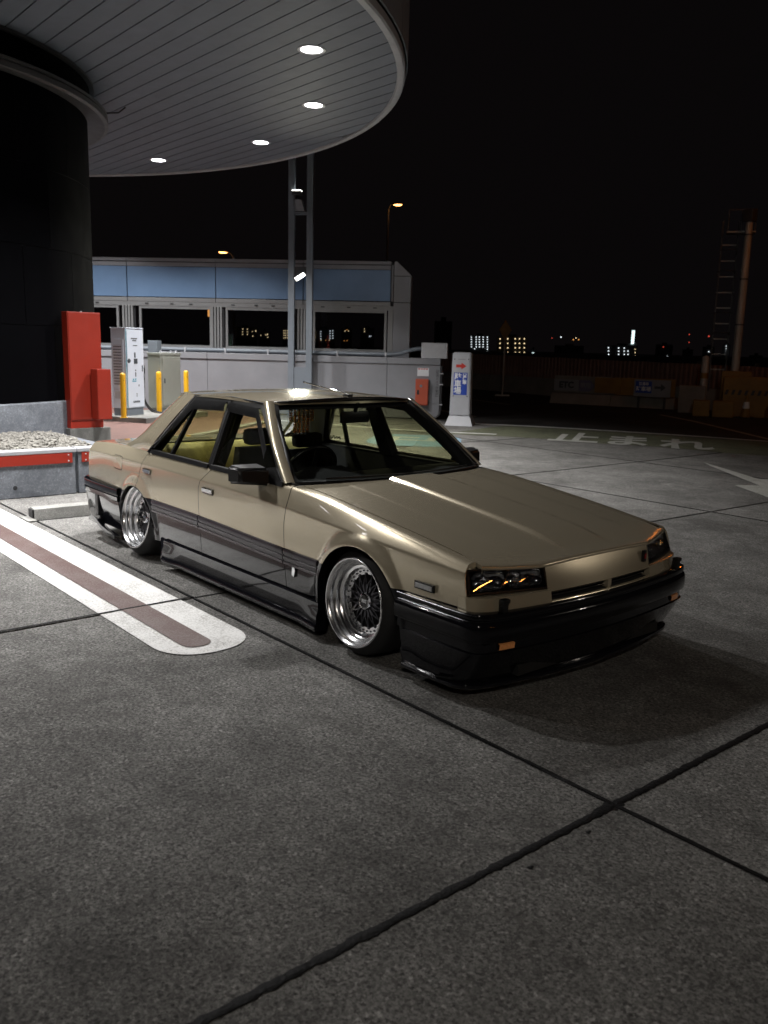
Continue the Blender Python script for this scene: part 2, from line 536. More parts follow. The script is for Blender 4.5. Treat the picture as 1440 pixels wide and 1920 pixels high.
for j in range(len(YL) - 1):
    a, b = XL[YL[j]], XL[YL[j + 1]]
    for i in range(len(a) - 1):
        gp = 0.012
        q = [(a[i] - gp, YL[j] + gp), (a[i + 1] + gp, YL[j] + gp), (b[i + 1] + gp, YL[j + 1] - gp), (b[i] - gp, YL[j + 1] - gp)]
        m = MB()
        top = [(x, y, random.uniform(-0.0015, 0.0)) for x, y in q]
        bot = [(x, y, -0.05) for x, y in q]
        m.add(top + bot, [(0, 1, 2, 3)[::-1], (0, 1, 5, 4), (1, 2, 6, 5), (2, 3, 7, 6), (3, 0, 4, 7)])
        m.build('slab', MAT['concrete'], pav)

def sealant(p, q, w0, seed, z=0.003):
    rg = np.random.default_rng(seed)
    p = np.array(p, float); q = np.array(q, float); L = np.linalg.norm(q - p)
    t = (q - p) / L; nn = np.array([-t[1], t[0]])
    n = int(L / (0.012 if w0 > 0.03 else 0.025))
    def jit(k, amp):
        a = rg.normal(0, 1, n + 1); c = np.convolve(a, np.ones(k) / k, 'same') * math.sqrt(k); return c * amp
    mid = jit(60, 0.0004); l = w0 * 0.46 + jit(2, w0 * 0.06) + np.maximum(jit(9, w0 * 0.07), 0); r = w0 * 0.46 + jit(2, w0 * 0.06) + np.maximum(jit(9, w0 * 0.07), 0)
    P = np.zeros((n + 1, 5, 3))
    for i in range(n + 1):
        c = p + t * L * i / n + nn * mid[i]
        for k, (o, hz) in enumerate(((l[i], -0.0028), (l[i] * 0.85, 0.0), (0, -0.0012), (-r[i] * 0.85, 0.0), (-r[i], -0.0028))):
            P[i, k, :2] = c + nn * o; P[i, k, 2] = z + hz
    return MB().grid(P).build('joint_sealant', MAT['sealant'], pav, smooth=60)

sd = 1
for j in range(1, len(YL) - 1):          # joints running along the parking direction
    xs = XL[YL[j]]
    sealant((xs[0], YL[j]), (xs[-1], YL[j]), {-1.0: 0.020, 4.74: 0.02}.get(YL[j], 0.018), sd, 0.004); sd += 1
for i in range(1, len(XL[-1.0]) - 1):    # joints across
    for j in range(len(YL) - 1):
        w_ = 0.034 if i == 3 else (0.017 if j == 1 else 0.020)
        sealant((XL[YL[j]][i], YL[j]), (XL[YL[j + 1]][i], YL[j + 1]), w_, sd, 0.0105 if (i == 4 and j == 1) else 0.0035); sd += 1
# spilled tar blobs beside the joint crossing
for (bx_, by_, br_) in ((1.715, -1.01, 0.022), (1.75, -1.02, 0.018), (1.745, -0.985, 0.018), (1.785, -1.22, 0.012), (1.80, -1.53, 0.014)):
    ph = random.uniform(0, 6)
    rr_ = [br_ * (0.75 + 0.22 * math.sin(2 * k * 0.3927 + ph) + 0.12 * math.sin(3 * k * 0.3927 + 2 * ph)) for k in range(16)]
    P = [(bx_ + rr_[k] * math.cos(k * 0.3927), by_ + rr_[k] * math.sin(k * 0.3927), 0.0015) for k in range(16)]
    MB().add(P + [(bx_, by_, 0.0045)], [(k, (k + 1) % 16, 16) for k in range(16)]).build('tar_spot', MAT['sealant'], pav, smooth=60)

# ---- painted markings
def capsule(x0, x1, yc, hw, z, n=16):
    P = [(x0, yc - hw, z), (x1 - hw, yc - hw, z)]
    P += [(x1 - hw + hw * abs(math.sin(a))**0.88, yc - hw * math.copysign(abs(math.cos(a))**0.88, math.cos(a)), z) for a in np.linspace(0, math.pi, n)[1:-1]]
    P += [(x1 - hw, yc + hw, z), (x0, yc + hw, z)]
    return P
P = capsule(-5.45, -0.47, -1.345, 0.258, 0.0045, 22)
MB().add(P, [tuple(range(len(P)))]).build('bay_marking', MAT['white_paint'], kind='structure')
P = capsule(-5.45, -0.58, -1.388, 0.083, 0.0085, 14)
MB().add(P, [tuple(range(len(P)))]).build('bay_marking_core', MAT['brown_paint'], kind='structure')

def ribbon(pts, w_, z, name, mat, parent=None):
    pts = np.array(pts, float); n = len(pts); P = np.zeros((n, 2, 3))
    for i in range(n):
        t = pts[min(i + 1, n - 1)] - pts[max(i - 1, 0)]; t /= np.linalg.norm(t); nn = np.array([-t[1], t[0]])
        P[i, 0, :2] = pts[i] + nn * w_ / 2; P[i, 1, :2] = pts[i] - nn * w_ / 2; P[i, :, 2] = z
    o = MB().grid(P, flip=True).build(name, mat, parent)
    if parent is None:
        o['kind'] = 'structure'
    return o
def smoothc(pts, n=40):
    pts = np.array(pts); s = np.r_[0, np.cumsum(np.linalg.norm(np.diff(pts, axis=0), axis=1))]
    return [(hs(t, s, pts[:, 0]), hs(t, s, pts[:, 1])) for t in np.linspace(0, s[-1], n)]
CURVE = smoothc([(-13.5, 10.2), (-11.6, 9.9), (-9.77, 10.1), (-8.85, 10.75), (-7.2, 11.62), (-5.87, 12.2), (-4.4, 12.70), (-1.5, 13.2), (4, 13.6), (12, 13.9)], 60)
# dark carriageway beyond the curved white line
far = CURVE + [(12, 60), (-60, 60), (-60, 10.2)]
MB().add([(x, y, 0.004) for x, y in far], [tuple(range(len(far)))]).build('road', MAT['asphalt'], kind='structure')
ribbon(CURVE[8:], 0.16, 0.0085, 'lane_line', MAT['white_paint'])
inner = [(x + 0.9 * (2.9), y - 2.4) for x, y in CURVE]
ol = []
for (x, y) in CURVE[10:52]:
    ol.append((x, y - 0.12))
back = []
for (x, y) in CURVE[10:52]:
    back.append((x + 0.75, y - 2.5 + 0.10 * math.sin(x * 3)))
olp = ol + back[::-1]
MB().add([(x, y, 0.004) for x, y in olp], [tuple(range(len(olp)))]).build('tinted_road', MAT['concrete_olive'], kind='structure')
ribbon(smoothc([(-12.2, 6.6), (-10.5, 7.2), (-9.2, 7.75), (-7.9, 8.75)]), 0.15, 0.0085, 'lane_line', MAT['white_paint'])
ribbon([(-9.3, 4.1), (-8.0, 4.75), (-6.95, 5.45)], 0.22, 0.0085, 'lane_line', MAT['white_paint'])
ribbon([(-9.6, 16.9), (-8, 15.8), (-6.3, 14.4), (-4.7, 13.05)], 0.13, 0.0085, 'lane_line', MAT['yellow_paint'])
ribbon([(-17.5, 17.0), (-14.0, 15.9)], 0.13, 0.0085, 'lane_line', MAT['yellow_paint'])
ribbon([(-13.6, 12.4), (-11.2, 11.5)], 0.2, 0.0085, 'lane_line', MAT['yellow_paint'])
# white turn arrow painted on the apron
arr = [(-3.45, 8.48), (-2.1, 7.5), (-1.7, 7.9), (-0.6, 5.6), (-2.0, 6.7), (-1.8, 6.95), (-3.2, 8.2)]
MB().add([(x, y, 0.0085) for x, y in arr], [tuple(range(len(arr)))]).build('arrow_marking', MAT['far_white'], kind='structure')
# stop lettering on the tinted road
tx = Vector((0.84, 0.54, 0)); ty = Vector((-0.54, 0.84, 0))
for ch, cx_, cy_ in (('止', -6.72, 9.62), ('ま', -5.90, 10.06), ('れ', -4.98, 10.50)):
    M = Matrix(((tx.x * 0.92, ty.x * 1.95, 0, cx_), (tx.y * 0.92, ty.y * 1.95, 0, cy_), (0, 0, 1, 0.009), (0, 0, 0, 1)))
    o = text_mesh(ch, 1.0, 'stop_lettering', MAT['far_white'], None, M, 0.0, bold=0.03)
    o['kind'] = 'structure'
# pale blue accessible-bay symbol
P = []
for k in range(32):
    a = 2 * math.pi * k / 32
    c_, s_ = math.cos(a), math.sin(a)
    P.append((-7.85 + 0.80 * math.copysign(abs(c_)**0.6, c_) * 0.75 - 0.95 * 0.66 * math.copysign(abs(s_)**0.6, s_), 6.62 + 0.80 * 0.66 * math.copysign(abs(c_)**0.6, c_) + 0.95 * 0.75 * math.copysign(abs(s_)**0.6, s_), 0.0045))
MB().add(P, [tuple(range(32))]).build('bay_symbol_patch', MAT['blue_paint'], kind='structure')
def S2(a, b): return (-7.85 + a * 0.75 - b * 0.66, 6.62 + a * 0.66 + b * 0.75)
m = MB()
for (a0, b0, a1, b1) in ((-0.45, -0.5, -0.3, 0.45), (-0.3, -0.12, 0.35, 0.04), (0.2, 0.04, 0.36, 0.5), (-0.3, 0.32, 0.05, 0.46)):
    m.add([(*S2(a0, b0), 0.009), (*S2(a1, b0), 0.009), (*S2(a1, b1), 0.009), (*S2(a0, b1), 0.009)], [(0, 1, 2, 3)])
m.build('bay_symbol', MAT['far_white'], kind='structure')

# ================================================================== canopy, column, lamps
CC = (-10.5, -1.36); HC = 5.0; RC = 7.44
can = thing('canopy', 'large round flat canopy with white plank soffit over the parking bays', 'canopy', (CC[0], CC[1], 0))
m = MB().lathe([(0.0, HC + 0.03), (RC - 0.02, HC + 0.03), (RC - 0.02, HC + 0.05), (0, HC + 0.05)], 96)
m.build('soffit_backing', MAT['soffit_dark'], can)
pw = 0.262
ri = RC - 0.10
y = -ri + 0.02
while y < ri - 0.03:
    y0, y1 = y + 0.009, y + pw - 0.009
    y1 = min(y1, ri - 0.005)
    # split each run at two butt seams
    def xe(yy): return math.sqrt(max(ri * ri - yy * yy, 0.0))
    cuts = [-99, -4.4, 1.57, 99]
    for c0, c1 in zip(cuts[:-1], cuts[1:]):
        ys_ = np.linspace(y0, y1, 4)
        rt = [(min(xe(q), c1 - 0.004), q) for q in ys_]; lf = [(max(-xe(q), c0 + 0.004), q) for q in ys_]
        if rt[0][0] - lf[0][0] < 0.05 or rt[-1][0] - lf[-1][0] < 0.05:
            continue
        poly = [(a, b, HC) for a, b in rt] + [(a, b, HC) for a, b in lf[::-1]]
        MB().prism(poly, (0, 0, 0.022)).build('soffit_panel', MAT['soffit'], can)
    y += pw
m = MB().lathe([(RC - 0.105, HC + 0.02), (RC - 0.105, HC - 0.012), (RC - 0.09, HC - 0.03), (RC - 0.02, HC - 0.03), (RC, HC - 0.012), (RC, HC + 0.075), (RC - 0.03, HC + 0.085)], 144)
m.build('edge_trim', MAT['trim_white'], can, smooth=35)
for k in range(24):
    a0, a1 = R(k * 15 + 11 + 0.06), R(k * 15 + 26 - 0.06)
    P = []
    for a in np.linspace(a0, a1, 8):
        P.append([(r_ * math.cos(a), r_ * math.sin(a), z_) for r_, z_ in ((RC + 0.015, HC + 0.09), (RC + 0.03, HC + 0.10), (RC + 0.03, HC + 1.2), (RC - 0.2, HC + 1.22))])
    MB().grid(np.array(P), flip=True).build('fascia_panel', MAT['fascia'], can, smooth=35)
MB().lathe([(RC - 0.02, HC + 0.08), (RC, HC + 1.19)], 96).build('fascia_frame', MAT['dark_joint'], can)
MB().lathe([(0, HC + 1.2), (RC - 0.1, HC + 1.2)], 96).build('roof_deck', MAT['dark_joint'], can)

colm = thing('round_column', 'broad black round column under the canopy behind the gravel planter', 'column', (CC[0], CC[1], 0))
MB().lathe([(3.155, 0.05), (3.155, 4.56)], 128).build('shaft', MAT['soffit_dark'], colm, smooth=30)
for kz in range(4):
    for ka in range(20):
        z0_, z1_ = 0.802 + kz * 0.94, 0.802 + (kz + 1) * 0.94 - 0.008
        P = [[((3.17) * math.cos(a), 3.17 * math.sin(a), z) for z in (z0_, min(z1_, 4.555))] for a in np.linspace(R(ka * 18 + 9 * (kz % 2)) + 0.0012, R(ka * 18 + 18 + 9 * (kz % 2)) - 0.0012, 9)]
        MB().grid(P, flip=True).build('cladding_panel', MAT['black_tile'], colm, smooth=30)
MB().lathe([(3.17, 4.55), (3.22, 4.55), (3.40, 4.505), (3.45, 4.52), (3.45, 4.575), (3.43, 4.58), (3.43, 4.59), (3.45, 4.594), (3.45, 4.63), (3.42, 4.645), (3.2, 4.645)], 128).build('collar', MAT['collar'], colm, smooth=30)
MB().lathe([(3.20, 4.64), (3.20, HC - 0.02), (3.26, HC - 0.02), (3.26, HC + 0.01)], 128).build('neck', MAT['black_tile'], colm, smooth=30)
MB().lathe([(3.21, HC - 0.035), (3.275, HC - 0.035), (3.275, HC - 0.004)], 128).build('neck_trim', MAT['collar'], colm, smooth=30)
MB().lathe([(3.235, 0.0), (3.235, 0.785), (3.222, 0.798), (3.16, 0.80)], 40).build('plinth', MAT['concrete_smooth'], colm, smooth=6)
# small bracket under the soffit beside the collar
br = MB().tube([(0.40, 3.50, 4.93), (0.60, 3.66, 4.93), (0.75, 3.70, 4.985)], 0.012, 6).build('soffit_bracket', MAT['collar'], colm)

LAMPS = [(41.6, 'round white downlight in canopy soffit, nearest the right canopy edge'), (63.5, 'round white downlight in soffit, second from the top right'),
         (88.0, 'round white downlight in soffit, third from the top right'), (112.6, 'round white downlight in soffit, nearest the black column')]
lam = None
for k in range(15):
    ang = R(112.6 + 24.2 * (k - 3))
    pos = ((-5.733, 2.885, HC), (-7.679, 4.291, HC), (-10.273, 5.012, HC), (-12.989, 4.412, HC))[k] if k < 4 else (CC[0] + 6.3 * math.cos(ang), CC[1] + 6.3 * math.sin(ang), HC)
    lab = LAMPS[k][1] if k < 4 else 'round white downlight in canopy soffit outside the picture'
    if lam is None:
        lam = thing('canopy_downlight', lab, 'downlight', pos, 0, 'downlights in the canopy soffit')
        MB().lathe([(0.128, 0.02), (0.128, -0.004), (0.165, -0.010), (0.172, -0.002), (0.172, 0.004)], 40).build('trim_ring', MAT['trim_white'], lam, smooth=40)
        MB().lathe([(0.0, -0.014), (0.09, -0.013), (0.128, -0.004)], 40).build('diffuser', MAT['lamp_white'], lam, smooth=40)
        ld = bpy.data.lights.new('downlight_light', 'AREA')
        ld.shape = 'DISK'; ld.size = 0.25; ld.energy = 195.0; ld.color = (1.0, 0.98, 0.965); ld.spread = R(123)
        lo = bpy.data.objects.new('downlight_light', ld); COL.objects.link(lo); lo.location = (0, 0, -0.02); lo.parent = lam
    else:
        c = copy_tree(lam); c.location = pos; c['label'] = lab

# ================================================================== planter with gravel
pl = thing('gravel_planter', 'low grey concrete planter wall with a red band behind the car', 'planter', (-5.53, -1.0, 0))
for (y0, y1) in ((-5.2, -2.13), (-2.10, 0.81), (0.845, 1.40)):
    m = MB(); m.box((-0.16, y0, 0.0), (0.0, y1, 0.435), bevel=0.008)
    w_ = m.build('wall_panel', MAT['concrete_smooth'], pl)
    MB().box((0.0005, y0 + 0.035, 0.328), (0.012, y1 - 0.03, 0.431)).build('red_band', MAT['red_band'], w_)
    rm = MB()
    for yy in ((y0 + 0.07, y0 + 1.48, y1 - 0.07) if y1 - y0 > 1 else (y0 + 0.075,)):
        for zz in (0.348, 0.410):
            rm.lathe([(0.0, 0.006), (0.007, 0.004), (0.009, 0.0)], 8, M=Matrix.Translation((0.012, yy, zz)) @ Matrix.Rotation(R(90), 4, 'Y'))
    rm.build('rivet', MAT['cap_metal'], w_)
for (y0, y1) in ((-5.2, -2.6), (-2.595, -0.62), (-0.614, 0.822), (0.835, 1.40)):
    MB().box((-0.17, y0, 0.4352), (0.014, y1, 0.472), bevel=0.005).build('metal_cap', MAT['cap_metal'], pl)
m = MB().box((-0.12, 0.80, 0.01), (-0.03, 0.855, 0.46)); m.build('joint_post', MAT['grey_steel'], pl)
m = MB().lathe([(0.0, 0.003), (0.020, 0.002), (0.022, 0.0)], 16, M=Matrix.Translation((0.0, 0.20, 0.108)) @ Matrix.Rotation(R(90), 4, 'Y')); m.build('weep_hole', MAT['dark_joint'], pl)
MB().box((-2.2, 1.26, 0.0), (-0.162, 1.40, 0.42), bevel=0.008).build('end_wall', MAT['concrete_smooth'], pl)
MB().box((-2.6, -5.2, 0.0), (-0.165, 1.255, 0.37)).build('soil', MAT['soil'], pl)
# white pebbles: nobody could count them
bmi = bmesh.new(); bmesh.ops.create_icosphere(bmi, subdivisions=2, radius=1.0)
iv = np.array([q.co[:] for q in bmi.verts]); bmi.verts.index_update(); ifc = np.array([[q.index for q in f.verts] for f in bmi.faces]); bmi.free()
VV = []; FF = []; k = 0
for _ in range(6000):
    x = RNG.uniform(-7.45, -5.72); yv = RNG.uniform(-3.2, 0.22)
    slope = 0.385 + 0.055 * min(1, (-5.72 - x) / 0.9)
    s_ = RNG.uniform(0.010, 0.022) * np.array([1.25, 1.0, 0.7])
    a = RNG.uniform(0, 6.28); ca, sa = math.cos(a), math.sin(a)
    tl = RNG.uniform(-0.5, 0.5)
    v_ = iv * s_ * (1 + 0.12 * np.sin(iv[:, [1]] * 3 + a) + 0.08 * np.cos(iv[:, [0]] * 4 + 2 * a))
    v_ = np.c_[v_[:, 0], v_[:, 1] * math.cos(tl) - v_[:, 2] * math.sin(tl), v_[:, 1] * math.sin(tl) + v_[:, 2] * math.cos(tl)]
    v_ = np.c_[v_[:, 0] * ca - v_[:, 1] * sa, v_[:, 0] * sa + v_[:, 1] * ca, v_[:, 2]]
    VV.append(v_ + [x, yv, slope + RNG.uniform(0, 0.03)]); FF.append(ifc + k); k += len(iv)
gm = MB(); gm.v = np.concatenate(VV).tolist(); gm.f = np.concatenate(FF).tolist(); gm.m = [0] * len(gm.f)
o = gm.build('gravel', MAT['pebble'], smooth=80, kind='stuff'); o['label'] = 'white pebbles filling the planter behind the red band'; o['category'] = 'gravel'

# concrete wheel stop behind the car
ws = thing('wheel_stop', 'low concrete wheel stop behind the rear wheel', 'wheel stop', (-4.42, -0.55, 0), 0, 'wheel stops in the bay')
def wheelstop(par):
    pr = [(-0.075, -0.45, 0.0), (0.085, -0.45, 0.0), (0.06, -0.45, 0.095), (-0.05, -0.45, 0.105)]
    m = MB().prism(pr, (0, 0.9, 0)); return m.build('block', MAT['concrete_pale'], par)
wheelstop(ws)
MB().box((-0.06, -0.465, 0.02), (0.05, -0.4505, 0.09)).build('end_plate', MAT['dark_rubber'], ws)
MB().box((-0.10, -0.53, 0.001), (0.14, -0.455, 0.014), bevel=0.003).build('foot_plate', MAT['concrete_pale'], ws)
c = copy_tree(ws); c.location = (-4.42, 0.72, 0); c['label'] = 'low concrete wheel stop hidden behind the far rear wheel'

# ================================================================== red cabinets, charger, bollards
rc = thing('fire_hose_cabinet', 'tall narrow red steel cabinet standing before the black column', 'cabinet', (-7.825, 0.63, 0.3), R(3))
MB().box((-0.20, -0.03, -0.2), (0.03, 0.52, 0.145), bevel=0.008).build('base', MAT['concrete_pale'], rc)
MB().box((-0.17, 0.0, 0.146), (-0.012, 0.44, 0.24)).build('toe_recess', MAT['red_band'], rc)
MB().box((-0.17, 0.0, 0.2402), (0.0, 0.44, 1.625), bevel=0.006).build('body', MAT['red_paint'], rc)
MB().box((0.0005, 0.012, 0.255), (0.008, 0.428, 1.612), bevel=0.003).build('door', MAT['red_paint'], rc)
MB().lathe([(0, 0.012), (0.010, 0.010), (0.012, 0)], 10, M=Matrix.Translation((-0.08, 0.22, 1.625))).build('lifting_eye', MAT['cap_metal'], rc)
r2 = thing('small_red_cabinet', 'short red steel box hung before the tall red cabinet', 'cabinet', (-7.635, 0.90, 0.565), R(3))
MB().box((-0.155, 0.0, 0.0), (0.03, 0.19, 0.645), bevel=0.005).build('body', MAT['red_paint'], r2)
MB().box((0.0305, 0.006, 0.008), (0.036, 0.184, 0.637), bevel=0.002).build('door', MAT['red_paint'], r2)

isl = MB().prism([(-7.9, 1.9, 0.004), (-9.5, 3.9, 0.004), (-11.2, 6.0, 0.004), (-14.5, 7.3, 0.004), (-17, 4.5, 0.004), (-13.5, 0.4, 0.004), (-10, 0.9, 0.004)], (0, 0, 0.035), 0)
isl.build('paving', MAT['brick'], kind='structure')
kb = thing('kerb', 'pale low kerb edging the brick paving by the charger', 'kerb', (-9.3, 3.0, 0))
kp = smoothc([(-8.2, 1.75), (-9.2, 2.75), (-10.4, 4.4), (-11.4, 5.75)], 9)
for a, b in zip(kp[:-1], kp[1:]):
    a = Vector((a[0] + 9.3, a[1] - 3.0, 0.035)); b = Vector((b[0] + 9.3, b[1] - 3.0, 0.035)); d = (b - a) * 0.006
    MB().bar(a + d, b - d, 0.16, 0.09).build('kerb_stone', MAT['concrete_pale'], kb)

cp = MB().box((-0.62, -0.55, 0.02), (0.62, 1.65, 0.14), bevel=0.012).build('charger_plinth', MAT['concrete_pale'])
cp.location = (-13.05, 3.85, 0); cp.rotation_euler = (0, 0, R(30)); tag(cp, 'low pale concrete plinth carrying the white charger and bollards', 'plinth')
ch = thing('vehicle_charger', 'tall white vehicle charger cabinet with louvred side and teal edge', 'charger', (-12.84, 3.57, 0.14), R(30))
# local: +y runs along the front face to the right, front face looks along +x, louvred side looks along -y
FW_, DP_, HT_ = 0.56, 0.33, 1.69
MB().box((-DP_ + 0.015, 0.015, 0.0), (-0.015, FW_ - 0.015, 0.145)).build('base', MAT['grey_steel'], ch)
body = MB().box((-DP_, 0.0, 0.1452), (0.0, FW_, HT_ - 0.02), bevel=0.006).build('body', MAT['white_enamel'], ch)
MB().box((-DP_ - 0.012, -0.012, HT_ - 0.0198), (0.012, FW_ + 0.012, HT_), bevel=0.004).build('top', MAT['white_enamel'], ch)
MB().box((-DP_ + 0.03, -0.012, 0.52), (-0.045, -0.0005, HT_ - 0.22), bevel=0.003).build('louvre_panel', MAT['white_enamel'], ch)
for k in range(14):
    z_ = 0.62 + k * 0.055
    MB().add([(-DP_ + 0.055, -0.0125, z_), (-0.085, -0.0125, z_), (-0.085, -0.024, z_ + 0.034), (-DP_ + 0.055, -0.024, z_ + 0.034)], [(0, 1, 2, 3)]).build('louvre', MAT['white_enamel'], ch)
    MB().box((-DP_ + 0.055, -0.0135, z_ - 0.016), (-0.085, -0.0122, z_ - 0.0006)).build('louvre_slot', MAT['louver'], ch)
MB().box((-DP_ + 0.06, -0.004, 0.33), (-0.12, -0.0008, 0.47)).build('rating_plate', MAT['cap_metal'], ch)
MB().box((0.0004, 0.012, 0.148), (0.004, 0.030, HT_ - 0.03)).build('teal_stripe', MAT['teal'], ch)
dr = MB().box((0.0004, 0.034, 0.16), (0.012, FW_ - 0.008, HT_ - 0.05), bevel=0.003).build('front_door', MAT['white_enamel'], ch)
MB().box((0.0125, 0.24, 1.00), (0.016, 0.35, 1.10)).build('screen', MAT['decal_dark'], dr)
MB().lathe([(0, 0.02), (0.035, 0.016), (0.045, 0.0)], 16, M=Matrix.Translation((0.012, 0.085, 1.06)) @ Matrix.Rotation(R(90), 4, 'Y')).build('plug_holder', MAT['decal_dark'], dr)
MB().box((0.0125, 0.49, 0.85), (0.026, 0.51, 0.97), bevel=0.003).build('handle', MAT['decal_dark'], dr)
pr = MB()
for (y0, z0, y1, z1) in ((0.16, 1.475, 0.36, 1.495), (0.20, 1.435, 0.33, 1.453), (0.22, 1.345, 0.36, 1.360), (0.25, 1.12, 0.30, 1.22), (0.27, 0.86, 0.30, 0.89), (0.27, 0.75, 0.30, 0.84), (0.37, 0.56, 0.395, 0.60), (0.30, 0.36, 0.32, 0.43)):
    pr.box((0.0125, y0, z0), (0.0132, y1, z1))
for k in range(9):
    pr.box((0.0125, 0.19 + k * 0.024, 0.245 + 0.003 * (k % 2)), (0.0132, 0.208 + k * 0.024, 0.285))
pr.build('print', MAT['decal_dark'], dr)
pt = MB()
for (y0, z0, y1, z1) in ((0.17, 0.655, 0.30, 0.675), (0.19, 0.685, 0.23, 0.715), (0.26, 0.69, 0.30, 0.72)):
    pt.box((0.0125, y0, z0), (0.0132, y1, z1))
pt.build('teal_print', MAT['teal'], dr)
MB().box((-DP_ + 0.01, FW_ + 0.0005, 0.15), (-0.004, FW_ + 0.012, HT_ - 0.04)).build('green_side', MAT['mint'], ch)
cbp = [(-0.12, FW_ + 0.02, 1.05), (-0.08, FW_ + 0.10, 0.98), (-0.08, FW_ + 0.13, 0.75), (-0.09, FW_ + 0.12, 0.45), (-0.05, FW_ + 0.10, 0.22), (0.06, FW_ + 0.18, 0.05), (0.16, FW_ + 0.34, 0.02)]
cb2 = [(-0.12, FW_ + 0.02, 0.92), (-0.05, FW_ + 0.07, 0.6), (-0.05, FW_ + 0.09, 0.28), (0.02, FW_ + 0.16, 0.12), (0.12, FW_ + 0.30, 0.03), (0.2, FW_ + 0.5, 0.02)]
for q in (cbp, cb2):
    q = np.array(q); s_ = np.r_[0, np.cumsum(np.linalg.norm(np.diff(q, axis=0), axis=1))]
    MB().tube([[hs(t, s_, q[:, d]) for d in range(3)] for t in np.linspace(0, s_[-1], 28)], 0.016, 8).build('cable', MAT['dark_rubber'], ch, smooth=60)
for k, (x_, y_, lb) in enumerate(((-12.50, 3.35, 'yellow steel bollard before the white charger'), (-13.30, 4.46, 'yellow steel bollard between the charger and the beige cabinet'), (-13.90, 5.38, 'yellow steel bollard right of the beige cabinet'))):
    t = thing('bollard', lb, 'bollard', (x_, y_, 0.14), 0, 'yellow bollards by the charger')
    MB().lathe([(0.052, 0.0), (0.052, 0.80), (0.046, 0.825), (0.03, 0.84), (0.0, 0.845)], 24).build('post', MAT['yellow_enamel'], t, smooth=40)
    MB().lathe([(0.053, 0.0), (0.075, 0.0), (0.075, 0.008), (0.054, 0.012)], 24).build('flange', MAT['yellow_enamel'], t, smooth=40)
    MB().box((0.048, -0.004, 0.70), (0.058, 0.008, 0.712)).build('screw', MAT['dark_steel'], t)
bc = thing('equipment_cabinet', 'beige steel equipment cabinet beside the white charger', 'cabinet', (-13.33, 4.55, 0.14), R(25))
MB().box((-0.28, -0.02, 0.0), (-0.02, 0.56, 0.09)).build('base', MAT['grey_steel'], bc)
MB().box((-0.32, -0.05, 0.0902), (0.0, 0.60, 1.17), bevel=0.006).build('body', MAT['beige_enamel'], bc)
MB().box((-0.33, -0.06, 1.1702), (0.012, 0.612, 1.215), bevel=0.004).build('roof', MAT['beige_enamel'], bc)
d_ = MB().box((0.0005, 0.0, 0.14), (0.014, 0.57, 1.13), bevel=0.004).build('door', MAT['beige_enamel'], bc)
MB().box((0.0145, 0.05, 0.60), (0.026, 0.075, 0.70), bevel=0.003).build('handle', MAT['decal_dark'], d_)
for yy in (0.03, 0.36, 0.52):
    MB().lathe([(0.0, 0.05), (0.016, 0.045), (0.018, 0.02), (0.03, 0.018), (0.03, 0.0)], 12, M=Matrix.Translation((-0.05, yy, 1.215))).build('lifting_lug', MAT['cap_metal'], bc)
jb = MB().box((-0.1, -0.12, 0.0), (0.1, 0.12, 0.32), bevel=0.01).build('junction_box', MAT['grey_steel'])
jb.location = (-14.0, 4.72, 1.28); jb.rotation_euler = (0, 0, R(40)); tag(jb, 'small grey junction box behind the beige cabinet', 'junction box')
MB().tube([(0, 0, -1.28), (0, 0, 0.0)], 0.03, 10).build('conduit', MAT['grey_steel'], jb)

# ================================================================== low wall and glazed screen
WR = math.atan2(0.698, 0.716)
wl = thing('boundary_wall', 'low off-white panelled wall with coping below the glazed screen', 'wall', (-10.93, 10.10, 0), WR)
xc = [0.0, -1.20, -3.30, -5.35, -7.45, -9.6]
for a, b in zip(xc[:-1], xc[1:]):
    MB().box((b + 0.004, 0.0, 0.355 if a == 0 else 0.02), (a - 0.004, 0.12, 1.215), bevel=0.004).build('wall_panel', MAT['wall_panel'], wl)
    MB().box((b + 0.003, -0.03, 1.22), (a - 0.003, 0.5, 1.36), bevel=0.01).build('coping', MAT['wall_panel'], wl)
# lower right panel with a rounded corner
pg = [(-1.196, 0.0, 0.35), (-1.196, 0.0, 0.02), (-0.16, 0.0, 0.02)] + [(-0.16 + 0.156 * math.sin(t), 0.0, 0.176 - 0.156 * math.cos(t)) for t in np.linspace(0.2, math.pi / 2, 7)] + [(-0.004, 0.0, 0.35)]
MB().prism(pg, (0, 0.12, 0)).build('wall_panel', MAT['wall_panel'], wl)
MB().box((-9.6, 0.121, 0.0), (-0.01, 0.45, 1.216)).build('wall_core', MAT['dark_joint'], wl)
MB().tube([(0.03, 0.0, 1.2), (0.035, 0.0, 0.25), (0.02, 0.0, 0.12), (-0.06, 0.0, 0.04), (-0.25, 0.0, 0.02)], 0.028, 10).build('drain_conduit', MAT['dark_rubber'], wl, smooth=50)
for zz in (0.33, 0.78, 1.02):
    MB().box((-0.01, -0.035, zz), (0.075, -0.02, zz + 0.02)).build('conduit_clip', MAT['cap_metal'], wl)
cb_ = MB().box((-0.44, -0.02, 0.0), (0.14, 0.42, 0.34), bevel=0.01).build('wall_box', MAT['cap_metal'])
cb_.location = (-10.93, 10.10, 1.362); cb_.rotation_euler = (0, 0, WR); tag(cb_, 'grey metal box on the right end of the low wall', 'box')
pp = thing('conduit_pipe', 'grey conduit pipe clamped along the top of the low wall', 'pipe', (-10.93, 10.10, 1.36), WR)
MB().tube([(-9.4, 0.12, 0.06), (-1.2, 0.12, 0.06), (-0.95, 0.12, 0.08), (-0.62, 0.14, 0.19), (-0.445, 0.15, 0.21)], 0.045, 12).build('pipe', MAT['grey_steel'], pp, smooth=50)
